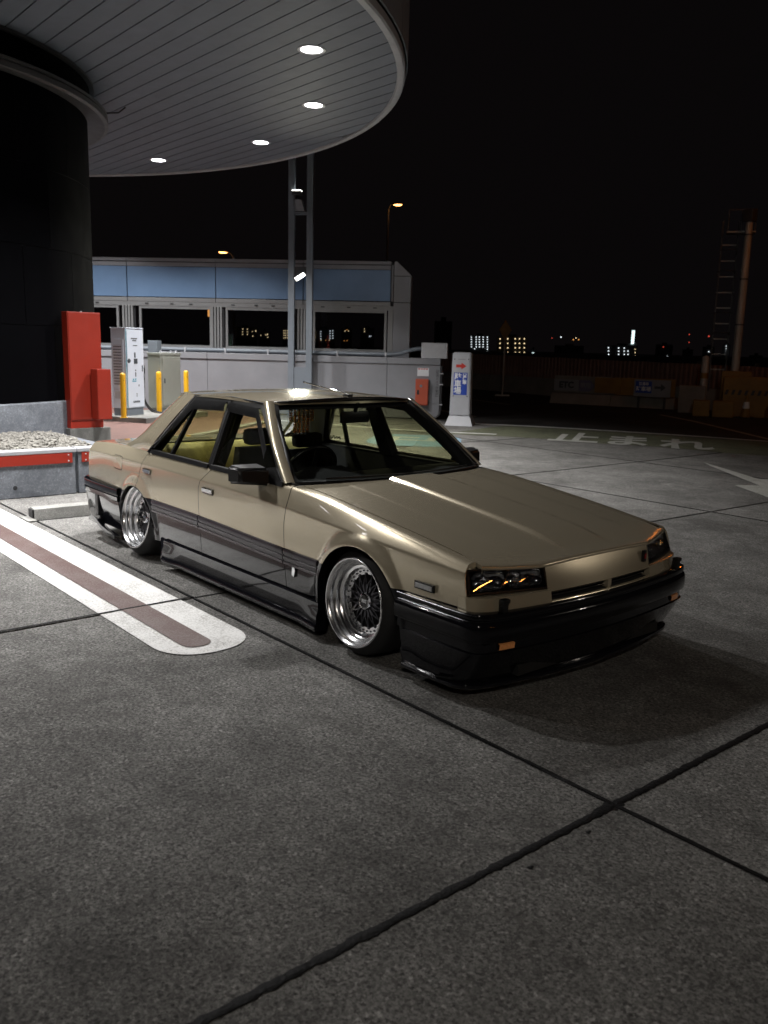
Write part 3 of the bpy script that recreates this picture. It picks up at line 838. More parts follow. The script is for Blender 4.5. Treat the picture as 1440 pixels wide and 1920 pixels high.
for xx in (-8.9, -7.3, -5.9, -4.95, -3.95, -2.35, -1.25):
    MB().box((xx - 0.018, 0.065, 0.0), (xx + 0.018, 0.175, 0.115), bevel=0.006).build('clamp', MAT['cap_metal'], pp)

gs = thing('glazed_screen', 'long off-white screen building with blue band above a row of windows', 'building', (-10.93, 10.10, 0), WR)
FY = 0.40
BX = [-9.6, -7.37, -5.255, -3.21, -1.20]
for i in range(4):
    a, b = BX[i] + 0.010, BX[i + 1] - 0.010
    MB().box((a, FY, 2.605), (b, FY + 0.03, 3.285), bevel=0.004).build('blue_panel', MAT['blue_panel'], gs)
    MB().box((a - 0.004, FY - 0.006, 3.295), (b + 0.004, FY + 0.05, 3.385), bevel=0.004).build('upper_rail', MAT['wall_panel'], gs)
    MB().box((a - 0.004, FY - 0.012, 3.405), (b + 0.004, FY + 0.30, 3.475), bevel=0.004).build('top_rail', MAT['wall_panel'], gs)
    MB().box((a - 0.004, FY - 0.008, 2.50), (b + 0.004, FY + 0.05, 2.585), bevel=0.004).build('lower_rail', MAT['alu'], gs)
MB().box((-9.6, FY + 0.052, 2.45), (-1.16, FY + 0.30, 3.45)).build('band_core', MAT['dark_joint'], gs)
MB().box((-9.6, FY + 0.0, 2.40), (-1.10, FY + 0.10, 2.495)).build('lintel', MAT['alu'], gs)
for xx in (-8.6, -8.1, -6.9, -6.3, -5.85, -4.85, -4.3, -3.9, -2.75, -2.15, -1.55):
    MB().box((xx - 0.04, FY - 0.02, 2.44), (xx + 0.04, FY - 0.0005, 2.462)).build('latch', MAT['dark_joint'], gs)
MB().box((-9.6, FY - 0.01, 1.38), (-1.10, FY + 0.11, 1.47), bevel=0.004).build('sill', MAT['alu'], gs)
MB().box((-1.185, FY - 0.004, 2.605), (-1.145, FY + 0.05, 3.40), bevel=0.003).build('band_end_trim', MAT['wall_panel'], gs)
for (a, b) in ((-9.6, -7.60), (-7.10, -5.36), (-5.03, -3.43), (-2.98, -1.28)):
    fr = MB()
    fr.box((a - 0.001, FY + 0.012, 1.471), (a + 0.05, FY + 0.08, 2.399)); fr.box((b - 0.05, FY + 0.012, 1.471), (b + 0.001, FY + 0.08, 2.399))
    fr.box((a + 0.051, FY + 0.014, 1.471), (b - 0.051, FY + 0.078, 1.52)); fr.box((a + 0.051, FY + 0.014, 2.34), (b - 0.051, FY + 0.078, 2.399))
    win = fr.build('window', MAT['alu'], gs)
    MB().box((a + 0.04, FY + 0.040, 1.50), (b - 0.04, FY + 0.046, 2.36)).build('pane', MAT['window_glass'], win)
for xx in (-7.37, -5.235, -3.20):
    for dx in (-0.115, -0.045, 0.025, 0.095):
        MB().box((xx + dx - 0.024, FY + 0.002, 1.471), (xx + dx + 0.024, FY + 0.10, 2.399), bevel=0.006).build('mullion', MAT['alu'], gs)
    MB().box((xx - 0.16, FY + 0.06, 1.471), (xx + 0.16, FY + 0.09, 2.399)).build('mullion_backing', MAT['dark_joint'], gs)
MB().box((-1.25, FY + 0.004, 1.471), (-1.135, FY + 0.10, 2.498), bevel=0.004).build('mullion', MAT['alu'], gs)
# chamfered end pier in three courses
for (z0, z1) in ((1.362, 2.575), (2.59, 3.155)):
    MB().box((-1.13, FY - 0.004, z0), (-0.745, FY + 0.45, z1), bevel=0.006).build('pier_panel', MAT['wall_panel'], gs)
MB().prism([(-1.13, FY - 0.004, 3.17), (-0.745, FY - 0.004, 3.17), (-0.76, FY - 0.004, 3.19), (-1.07, FY - 0.004, 3.475), (-1.13, FY - 0.004, 3.475)], (0, 0.45, 0)).build('pier_panel', MAT['wall_panel'], gs)
MB().box((-1.13, FY + 0.02, 1.362), (-0.765, FY + 0.43, 3.17)).build('pier_core', MAT['dark_joint'], gs)

fx = thing('fire_extinguisher_box', 'orange red extinguisher box on the low white wall', 'box', (-10.93 - 0.395 * 0.716, 10.10 - 0.395 * 0.698, 0.32), WR)
MB().box((-0.145, -0.13, 0.0), (0.145, -0.001, 0.585), bevel=0.01).build('body', pm('orange red enamel', (0.42, 0.075, 0.035), 0.5), fx)
MB().box((-0.12, -0.139, 0.02), (0.13, -0.1305, 0.565), bevel=0.004).build('door', bpy.data.materials['orange red enamel'], fx)
MB().box((-0.105, -0.15, 0.24), (-0.06, -0.1395, 0.34), bevel=0.003).build('handle', MAT['dark_rubber'], fx)
MB().lathe([(0, 0.004), (0.03, 0.003), (0.032, 0)], 16, M=Matrix.Translation((-0.02, -0.139, 0.43)) @ Matrix.Rotation(R(90), 4, 'X')).build('round_label', MAT['grey_steel'], fx)
nb = thing('notice_board', 'small white notice above the extinguisher box', 'notice', (-10.93 - 0.385 * 0.716, 10.10 - 0.385 * 0.698, 0.965), WR)
MB().box((-0.13, -0.012, 0.0), (0.13, -0.002, 0.18), bevel=0.003).build('plate', MAT['print_white'], nb)
m = MB()
for k in range(4):
    m.box((-0.11 + k * 0.058, -0.0135, 0.145), (-0.07 + k * 0.058, -0.0125, 0.17))
m.build('red_print', MAT['sign_red'], nb)
wtx = thing('wall_lettering', 'small vertical black Japanese lettering on the wall beside the extinguisher', 'lettering', (-10.93 - 0.062 * 0.716, 10.10 - 0.062 * 0.698, 0.5), WR)
RX = Matrix.Rotation(R(90), 4, 'X')
for k, chh in enumerate('監視カメラ作動中'):
    text_mesh(chh, 0.068, 'character', MAT['print_black'], wtx, Matrix.Translation((0, -0.003, 0.545 - k * 0.068)) @ RX, 0.0005)
for z_, s_ in ((0.60, 1), (0.02, -1)):
    b_ = MB().box((-0.035, -0.004, z_), (0.035, -0.002, z_ + 0.007)); b_.box((0.028 * s_ - 0.0035, -0.004, z_ - (0.03 if s_ > 0 else -0.0071)), (0.028 * s_ + 0.0035, -0.002, z_ - 0.0001 if s_ > 0 else z_ + 0.037)); b_.build('bracket_mark', MAT['print_black'], wtx)

# ---- parking sign pillar
sp = thing('parking_sign', 'white parking sign pillar with blue panel and red arrow', 'sign', (-9.64, 9.47, 0), R(38))
def frus(w0, w1, d0, d1, z0, z1, b=0):
    v = []
    for (w_, d_, z_) in ((w0, d0, z0), (w1, d1, z1)):
        v += [(-w_ / 2, b + 0.2 - d_ / 2, z_), (w_ / 2, b + 0.2 - d_ / 2, z_), (w_ / 2, b + 0.2 + d_ / 2, z_), (-w_ / 2, b + 0.2 + d_ / 2, z_)]
    return v, [(0, 3, 2, 1), (4, 5, 6, 7), (0, 1, 5, 4), (1, 2, 6, 5), (2, 3, 7, 6), (3, 0, 4, 7)]
bm_ = MB().add(*frus(0.58, 0.44, 0.62, 0.42, 0.0, 0.20)); bm_.build('base', MAT['pillar_white'], sp)
def pill():
    bm = bmesh.new()
    v, f = frus(0.43, 0.385, 0.40, 0.36, 0.2005, 1.515)
    vs_ = [bm.verts.new(p) for p in v]
    for q in f: bm.faces.new([vs_[i] for i in q])
    bmesh.ops.bevel(bm, geom=bm.edges[:], offset=0.02, segments=2, affect='EDGES')
    return MB().bm(bm)
pill().build('pillar', MAT['pillar_white'], sp, smooth=40)
LEAN = R(0.87)
def face(x, z): return Matrix.Translation((x, -0.004 + (z - 0.2) * 0.0152, z)) @ Matrix.Rotation(-LEAN, 4, 'X')
def plate(x0, x1, z0, z1, mat, nm, d=0.004):
    return MB().add([(x0, -0.002 - d + (z0 - 0.2) * 0.0152, z0), (x1, -0.002 - d + (z0 - 0.2) * 0.0152, z0), (x1, -0.002 - d + (z1 - 0.2) * 0.0152, z1), (x0, -0.002 - d + (z1 - 0.2) * 0.0152, z1),
                     (x0, 0.02 + (z0 - 0.2) * 0.0152, z0), (x1, 0.02 + (z0 - 0.2) * 0.0152, z0), (x1, 0.02 + (z1 - 0.2) * 0.0152, z1), (x0, 0.02 + (z1 - 0.2) * 0.0152, z1)],
                    [(0, 1, 2, 3), (0, 4, 5, 1), (1, 5, 6, 2), (2, 6, 7, 3), (3, 7, 4, 0)]).build(nm, mat, sp)
plate(-0.165, 0.165, 0.60, 1.41, MAT['pillar_white'], 'sign_face', 0.003)
bp_ = plate(-0.15, 0.135, 0.64, 1.10, MAT['sign_blue'], 'blue_panel', 0.006)
def ptxt(chh, x, z, s_, mat, par):
    text_mesh(chh, s_, 'character', mat, par, face(x, z) @ Matrix.Translation((0, -0.0065, 0)) @ RX, 0.0008, bold=0.004)
for k, chh in enumerate('駐車場'):
    ptxt(chh, -0.062, 1.005 - k * 0.142, 0.155, MAT['print_white'], bp_)
for k, chh in enumerate('普通車'):
    ptxt(chh, 0.078, 1.04 - k * 0.072, 0.085, MAT['print_white'], bp_)
aw = [(-0.11, 1.205), (0.0, 1.205), (0.0, 1.165), (0.105, 1.235), (0.0, 1.305), (0.0, 1.265), (-0.11, 1.265)]
MB().prism([(x, -0.009 + (z - 0.2) * 0.0152, z) for x, z in aw], (0, 0.006, 0)).build('arrow', MAT['sign_red'], sp)
MB().box((-0.07, 0.008, 1.37), (0.09, 0.0125, 1.376)).build('print_line', MAT['print_black'], sp)
for (x, z) in ((-0.145, 1.375), (0.145, 1.375), (-0.145, 0.615), (0.145, 0.615)):
    MB().lathe([(0, 0.008), (0.011, 0.006), (0.013, 0)], 10, M=face(x, z) @ Matrix.Rotation(R(90), 4, 'X')).build('screw', MAT['decal_dark'], sp)

# ---- twin-post mast with floodlights
tw = thing('lighting_mast', 'slim twin-post grey mast carrying floodlights before the white wall', 'mast', (-12.79, 7.587, 0), WR)
for sx_ in (-0.2, 0.2):
    MB().box((sx_ - 0.068, -0.06, 0), (sx_ + 0.068, 0.06, 7.4), bevel=0.008).build('post', MAT['grey_steel'], tw)
MB().box((-0.131, -0.045, 0.1), (0.131, -0.02, 1.10)).build('base_cover', MAT['grey_steel'], tw)
for zz in (4.33, 6.2):
    MB().box((-0.131, -0.05, zz), (0.131, 0.05, zz + 0.05)).build('crossbar', MAT['grey_steel'], tw)
MB().box((-0.131, -0.03, 3.05), (0.131, 0.03, 3.25)).build('lamp_bracket', MAT['dark_steel'], tw)
camo = MB(); camo.prism([(-0.11, -0.16, 4.40), (0.06, -0.16, 4.40), (0.10, -0.16, 4.385), (0.03, -0.16, 4.62), (-0.11, -0.16, 4.62)], (0, 0.22, 0)); camo.build('lamp_box', MAT['wall_panel'], tw)
f1 = thing('floodlight', 'lit white floodlight facing up high on the twin-post mast', 'floodlight', (-12.86, 7.53, 4.72), WR, 'floodlights on the mast')
MB().box((-0.10, -0.10, 0.0), (0.10, 0.06, 0.09), bevel=0.01).build('housing', MAT['dark_steel'], f1)
MB().box((-0.095, -0.095, 0.0902), (0.095, 0.055, 0.10)).build('lens', MAT['flood_white'], f1)
MB().bar((0, 0, -0.1), (0, 0, 0.0), 0.04, 0.04).build('bracket', MAT['dark_steel'], f1)
f2 = thing('floodlight', 'lit white floodlight slanting down on the twin-post mast before the blue band', 'floodlight', (-12.75, 7.53, 3.06), WR, 'floodlights on the mast')
Mx = Matrix.Rotation(R(-32), 4, 'Y') @ Matrix.Rotation(R(38), 4, 'X')
def rbox(a, b, M, bev=0.0):
    m = MB().box(a, b, bevel=bev); m.v = [tuple(M @ Vector(p)) for p in m.v]; return m
rbox((-0.12, -0.05, -0.05), (0.12, 0.06, 0.05), Mx, 0.01).build('housing', MAT['dark_steel'], f2)
rbox((-0.11, -0.058, -0.042), (0.11, -0.0505, 0.042), Mx).build('lens', MAT['flood_white'], f2)
ld = bpy.data.lights.new('floodlight_light', 'AREA'); ld.shape = 'RECTANGLE'; ld.size = 0.2; ld.size_y = 0.08; ld.energy = 58; ld.color = (1.0, 0.97, 0.80); ld.spread = R(125)
lo = bpy.data.objects.new('floodlight_light', ld); COL.objects.link(lo); lo.parent = f2
lo.location = Mx @ Vector((0, -0.10, 0)); lo.rotation_euler = (Vector((0.25, -0.80, -0.55))).to_track_quat('-Z', 'Y').to_euler()

# ================================================================== beyond the apron: barriers, fence, masts
def mast_lamp(px, py, h, ax, ay, label, energy=0, L=0.6):
    lensm = MAT['sodium_far'] if not energy else (MAT['sodium_glint'] if px > 10 else MAT['sodium_near'])
    t = thing('street_lamp', label, 'street lamp', (px, py, 0), 0, 'orange street lamps')
    MB().tube([(0, 0, 0), (0, 0, h * 0.6), (0, 0, h)], [0.11, 0.09, 0.06], 12).build('pole', MAT['pole_steel'], t, smooth=40)
    d = Vector((ax, ay, 0)).normalized()
    MB().tube([(0, 0, h - 0.02), (d.x * L * 0.5, d.y * L * 0.5, h + 0.22), (d.x * L, d.y * L, h + 0.28)], 0.05, 8).build('arm', MAT['pole_steel'], t, smooth=40)
    hp = Vector((d.x * (L + 0.28), d.y * (L + 0.28), h + 0.30))
    M = Matrix.Translation(hp) @ Matrix.Rotation(math.atan2(d.y, d.x), 4, 'Z')
    bm = bmesh.new(); bmesh.ops.create_uvsphere(bm, u_segments=16, v_segments=8, radius=1.0, matrix=Matrix.Diagonal((0.36, 0.17, 0.09, 1)))
    MB().bm(bm, 0, M).build('head', MAT['pole_steel'], t, smooth=60)
    bm = bmesh.new(); bmesh.ops.create_uvsphere(bm, u_segments=16, v_segments=8, radius=1.0, matrix=Matrix.Translation((0.04, 0, -0.045)) @ Matrix.Diagonal((0.29, 0.15, 0.085, 1)))
    MB().bm(bm, 0, M).build('lens', lensm, t, smooth=60)
    if energy:
        l = bpy.data.lights.new('street_lamp_light', 'POINT'); l.energy = energy; l.color = (1.0, 0.27, 0.03); l.shadow_soft_size = 0.15
        q = bpy.data.objects.new('street_lamp_light', l); COL.objects.link(q); q.parent = t; q.location = hp + Vector((0, 0, -0.22))
    return t
mast_lamp(-48.5, 26.7, 7.2, -0.5, -0.85, 'orange street lamp above the blue band of the screen', 0, 0.35)
mast_lamp(-42.7, 35.0, 10.6, 0.65, 0.75, 'orange street lamp high in the dark sky right of the mast', 0, 0.3)
mast_lamp(-5.0, 17.6, 7.0, -0.9, 0.4, 'orange street lamp right of the picture lighting the far barriers', 45, 0.5)
def led_post(px, py, h, energy, label):
    t = thing('area_light_post', label, 'street lamp', (px, py, 0))
    MB().tube([(0, 0, 0), (0, 0, h)], [0.1, 0.07], 12).build('pole', MAT['pole_steel'], t, smooth=40)
    MB().box((-0.3, -0.2, h), (0.3, 0.2, h + 0.12), bevel=0.02).build('head', MAT['dark_steel'], t)
    MB().box((-0.26, -0.17, h - 0.02), (0.26, 0.17, h - 0.001)).build('lens', MAT['flood_white'], t)
    l = bpy.data.lights.new('area_post_light', 'SPOT'); l.energy = energy; l.color = (1.0, 0.90, 0.78); l.shadow_soft_size = 0.25; l.spot_size = R(70); l.spot_blend = 0.6
    q = bpy.data.objects.new('area_post_light', l); COL.objects.link(q); q.parent = t; q.location = (0, 0, h - 0.3)
    q.rotation_euler = (Vector((1.0, -0.5, 0.3)) - Vector((px, py, h))).to_track_quat('-Z', 'Y').to_euler()
led_post(13.0, 13.0, 6.5, 650, 'white area light on a post behind the camera at the right')
led_post(9.0, -9.0, 7.5, 1250, 'added white fill light on an unseen post behind the camera at the left')  # added lamp, fills the shadow in front of the car

for lx, ly, lz, lb in ((21.7, 3.7, 6.75, 'nearest'), (30.3, 6.8, 6.65, 'middle'), (39.5, 11.3, 6.25, 'farthest')):
    mast_lamp(lx, ly, lz, -0.1, -1, 'orange street lamp behind the camera, %s of three' % lb, 3, 0.9)

def dirang(a, b): return math.atan2(b[1] - a[1], b[0] - a[0])
A_, B_ = (-24.5, 22.8), (-7.0, 19.9)
fa = dirang(A_, B_); fl = math.hypot(B_[0] - A_[0], B_[1] - A_[1])
fn = thing('sheet_fence', 'dark brown corrugated sheet fence along the far barrier', 'fence', (A_[0], A_[1], 0), fa)
npn = 9; pl_ = fl / npn
proto = None
for k in range(npn):
    if proto is None:
        P = []
        n_ = int(pl_ / 0.09)
        for i in range(n_ + 1):
            yy = 0.0 if (i // 1) % 2 == 0 else 0.045
            xx = pl_ * 0.995 * i / n_
            P.append([(xx, yy, 0.60), (xx, yy, 1.42)]); 
            if i < n_:
                P.append([(xx + 0.06, yy, 0.60), (xx + 0.06, yy, 1.42)])
        proto = MB().grid(np.array(P)).build('sheet', MAT['fence_steel'], fn); proto.location = (0, 0.1, 0)
    else:
        c = proto.copy(); COL.objects.link(c); c.location = (k * pl_, 0.1, -0.016 * k)
for k in range(npn + 1):
    MB().box((k * pl_ - 0.05, 0.15, 0.0), (k * pl_ + 0.05, 0.25, 1.40)).build('post', MAT['dark_steel'], fn)
wb = thing('barrier_wall', 'long low concrete barrier under the corrugated fence', 'barrier', (A_[0], A_[1], 0), fa)
for k in range(npn):
    MB().prism([(k * pl_ + 0.01, -0.20, 0), (k * pl_ + 0.01, -0.06, 0.62), (k * pl_ + 0.01, 0.09, 0.62), (k * pl_ + 0.01, 0.09, 0)], (pl_ - 0.02, 0, 0)).build('barrier_segment', MAT['old_concrete'], wb)

eb_a, eb_b = (-14.35, 18.25), (-10.8, 19.5)
ea = dirang(eb_a, eb_b)
eb = thing('barrier_block', 'low concrete barrier block carrying the toll and direction boards', 'barrier', (eb_a[0], eb_a[1], 0), ea)
for k in range(2):
    MB().prism([(k * 1.9, -0.25, 0), (k * 1.9, -0.1, 0.32), (k * 1.9, 0.2, 0.34), (k * 1.9, 0.3, 0)], (1.88, 0, 0)).build('barrier_segment', MAT['old_concrete'], eb)
    MB().box((k * 1.9 + 0.05, -0.03, 0.342), (k * 1.9 + 1.83, 0.03, 0.86)).build('board', MAT['old_concrete'] if k == 0 else MAT['crash_yellow'], eb)
et = thing('toll_board', 'grey toll board lettered ETC on the far barrier', 'sign', (eb_a[0], eb_a[1], 0.40), ea)
MB().box((0.05, -0.07, 0.0), (0.85, -0.035, 0.34), bevel=0.004).build('panel', MAT['wall_panel'], et)
MB().prism([(0.86, -0.07, 0.0), (1.2, -0.07, 0.0), (1.34, -0.07, 0.17), (1.2, -0.07, 0.34), (0.86, -0.07, 0.34)], (0, 0.03, 0)).build('panel_tip', pm('slate violet panel', (0.16, 0.15, 0.24), 0.5), et)
text_mesh('ETC', 0.26, 'lettering', MAT['decal_dark'], et, Matrix.Translation((0.45, -0.073, 0.17)) @ RX, 0.001, bold=0.012)
text_mesh('専用', 0.17, 'lettering', MAT['wall_panel'], et, Matrix.Translation((1.06, -0.073, 0.17)) @ RX, 0.001, bold=0.006)
ydr = MB().box((1.35, -0.075, 0.0), (2.15, -0.035, 0.46)).build('yellow_board', MAT['crash_yellow']); ydr.location = (eb_a[0], eb_a[1], 0.38); ydr.rotation_euler = (0, 0, ea)
tag(ydr, 'plain yellow board between the toll board and the direction sign', 'board')
dsn = thing('direction_sign', 'small far board with blue panel and right arrow', 'sign', (-11.80, 18.87, 0.38), ea)
MB().box((0.0, -0.07, -0.04), (1.06, -0.03, 0.46), bevel=0.004).build('panel', MAT['wall_panel'], dsn)
b_ = MB().box((0.05, -0.078, 0.07), (0.52, -0.0705, 0.41)).build('blue_panel', MAT['sign_blue'], dsn)
text_mesh('駐車場', 0.145, 'lettering', MAT['print_white'], b_, Matrix.Translation((0.285, -0.080, 0.18)) @ RX, 0.001, bold=0.004)
text_mesh('普通車', 0.10, 'lettering', MAT['print_white'], b_, Matrix.Translation((0.285, -0.080, 0.33)) @ RX, 0.001, bold=0.002)
MB().prism([(x, -0.078, z) for x, z in ((0.60, 0.205), (0.78, 0.205), (0.78, 0.13), (0.92, 0.24), (0.78, 0.35), (0.78, 0.275), (0.60, 0.275))], (0, 0.007, 0)).build('arrow', MAT['decal_dark'], dsn)
for xx in (0.15, 0.9):
    MB().box((xx - 0.03, -0.028, -0.4), (xx + 0.03, 0.02, 0.3)).build('leg', MAT['dark_steel'], dsn)
ysg = thing('warning_sign', 'dim yellow diamond warning sign on a thin post at the far fence', 'sign', (-17.55, 19.42, 0), R(40))
MB().tube([(0, 0, 0), (0, 0, 2.0)], 0.03, 8).build('post', MAT['pole_steel'], ysg)
MB().prism([(0, -0.03, 1.92), (0.22, -0.03, 2.27), (0, -0.03, 2.62), (-0.22, -0.03, 2.27)], (0, 0.02, 0)).build('plate', MAT['crash_yellow'], ysg)
MB().box((-0.25, -0.06, 0), (0.25, 0.06, 0.05)).build('foot', MAT['pole_steel'], ysg)

# orange-lit tall pole with caged ladder and platform
tp = thing('tall_pole', 'tall steel pole at the far right lit orange by the street lamp', 'pole', (-9.0, 19.4, 0))
MB().tube([(0, 0, 0), (0.0, 0, 3.0), (0.0, 0, 5.15)], [0.115, 0.105, 0.09], 16).build('shaft', MAT['pole_steel'], tp, smooth=40)
for zz in (2.4, 3.6, 4.75):
    MB().lathe([(0.10, zz), (0.118, zz), (0.118, zz + 0.04), (0.10, zz + 0.04)], 16).build('band', MAT['dark_steel'], tp, smooth=40)
MB().box((-0.14, -0.13, 5.1), (0.14, 0.13, 5.42), bevel=0.02).build('head_box', MAT['dark_steel'], tp)
ldr = thing('caged_ladder', 'thin caged ladder with a small platform left of the tall pole', 'ladder', (-9.60, 19.55, 0), R(32))
for sx_ in (-0.2, 0.2):
    MB().bar((sx_, 0, 0.6), (sx_, 0, 5.2), 0.04, 0.04).build('rail', MAT['dark_steel'], ldr)
for k in range(9):
    MB().bar((-0.18, 0, 1.2 + k * 0.42), (0.18, 0, 1.2 + k * 0.42), 0.03, 0.03).build('rung', MAT['pole_steel'], ldr)
for k in range(5):
    MB().tube([(0.24 * math.cos(a) , -0.02 - 0.45 * math.sin(a), 2.2 + k * 0.55) for a in np.linspace(0, math.pi, 9)], 0.012, 5).build('hoop', MAT['dark_steel'], ldr)
MB().box((-0.1, -0.25, 4.86), (0.62, 0.25, 4.90)).build('platform', MAT['pole_steel'], ldr)
for xx in (-0.08, 0.25, 0.6):
    MB().bar((xx, -0.24, 4.9), (xx, -0.24, 5.45), 0.03, 0.03).build('guard_post', MAT['dark_steel'], ldr)
MB().bar((-0.1, -0.24, 5.45), (0.62, -0.24, 5.45), 0.03, 0.03).build('guard_rail', MAT['dark_steel'], ldr)

# crash cushions and posts near the pole
def block(nm, label, cat, loc, rz, size, mat, stripes=False):
    t = thing(nm, label, cat, loc, rz)
    MB().box((-size[0] / 2, -size[1] / 2, 0), (size[0] / 2, size[1] / 2, size[2]), bevel=0.03).build('body', mat, t)
    if stripes:
        z0 = size[2] * 0.55
        MB().box((-size[0] / 2 + 0.02, -size[1] / 2 - 0.014, z0), (size[0] / 2 - 0.02, -size[1] / 2 - 0.0005, z0 + 0.13)).build('stripe_band', MAT['crash_yellow'], t)
        n_ = int(size[0] / 0.16)
        for k in range(n_):
            x0 = -size[0] / 2 + 0.04 + k * 0.16
            MB().prism([(x0, -size[1] / 2 - 0.016, z0), (x0 + 0.07, -size[1] / 2 - 0.016, z0), (x0 + 0.11, -size[1] / 2 - 0.016, z0 + 0.13), (x0 + 0.04, -size[1] / 2 - 0.016, z0 + 0.13)], (0, 0.002, 0)).build('stripe', MAT['print_black'], t)
    return t
block('crash_cushion', 'large yellow crash cushion with hazard stripes before the tall pole', 'cushion', (-8.28, 18.75, 0), R(30), (1.15, 0.5, 1.05), MAT['crash_yellow'], True)
block('crash_block', 'low orange block standing left of the striped crash cushion', 'block', (-8.95, 17.75, 0), R(30), (0.42, 0.4, 0.42), MAT['crash_yellow'])
block('crash_block', 'low orange block touching the striped crash cushion', 'block', (-8.47, 18.0, 0), R(30), (0.52, 0.4, 0.42), MAT['crash_yellow'])
block('crash_block', 'low orange block at the right picture edge beyond the road', 'block', (-6.95, 18.0, 0), R(25), (0.5, 0.4, 0.5), MAT['crash_yellow'])
block('equipment_box', 'small dim box with hazard strip left of the orange blocks', 'box', (-9.75, 18.6, 0), R(30), (0.7, 0.3, 0.75), MAT['old_concrete'])
block('post_box', 'upper dim yellow box behind the striped crash cushion', 'box', (-8.75, 19.05, 0), R(30), (0.75, 0.25, 1.18), MAT['crash_yellow'])
dp = thing('delineator_post', 'pale stout post left of the tall pole', 'post', (-9.68, 19.02, 0))
MB().lathe([(0.10, 0), (0.10, 1.5), (0.08, 1.56), (0, 1.58)], 16).build('post', MAT['pole_steel'], dp, smooth=40)
MB().lathe([(0.103, 0.95), (0.103, 1.1)], 16).build('band', MAT['crash_yellow'], dp, smooth=40)
cn = thing('traffic_cone', 'small traffic cone before the striped crash cushion', 'cone', (-8.0, 18.3, 0))
MB().lathe([(0.0, 0.6), (0.03, 0.59), (0.13, 0.03)], 20, mis=None).build('cone', MAT['crash_yellow'], cn, smooth=50)
MB().lathe([(0.062, 0.42), (0.093, 0.25)], 20).build('white_band', MAT['print_white'], cn, smooth=50)
MB().box((-0.18, -0.18, 0), (0.18, 0.18, 0.03)).build('base', MAT['dark_rubber'], cn)
# small lit orange hazard lantern beyond the glazed screen
hz = thing('hazard_lantern', 'small lit orange lantern seen through the second window', 'lantern', (-31.7, 15.75, 0))
MB().tube([(0, 0, 0), (0, 0, 2.72)], 0.05, 8).build('post', MAT['dark_steel'], hz)
MB().box((-0.09, -0.1, 2.72), (0.09, 0.1, 3.02), bevel=0.02).build('lens', MAT['far_orange'], hz)

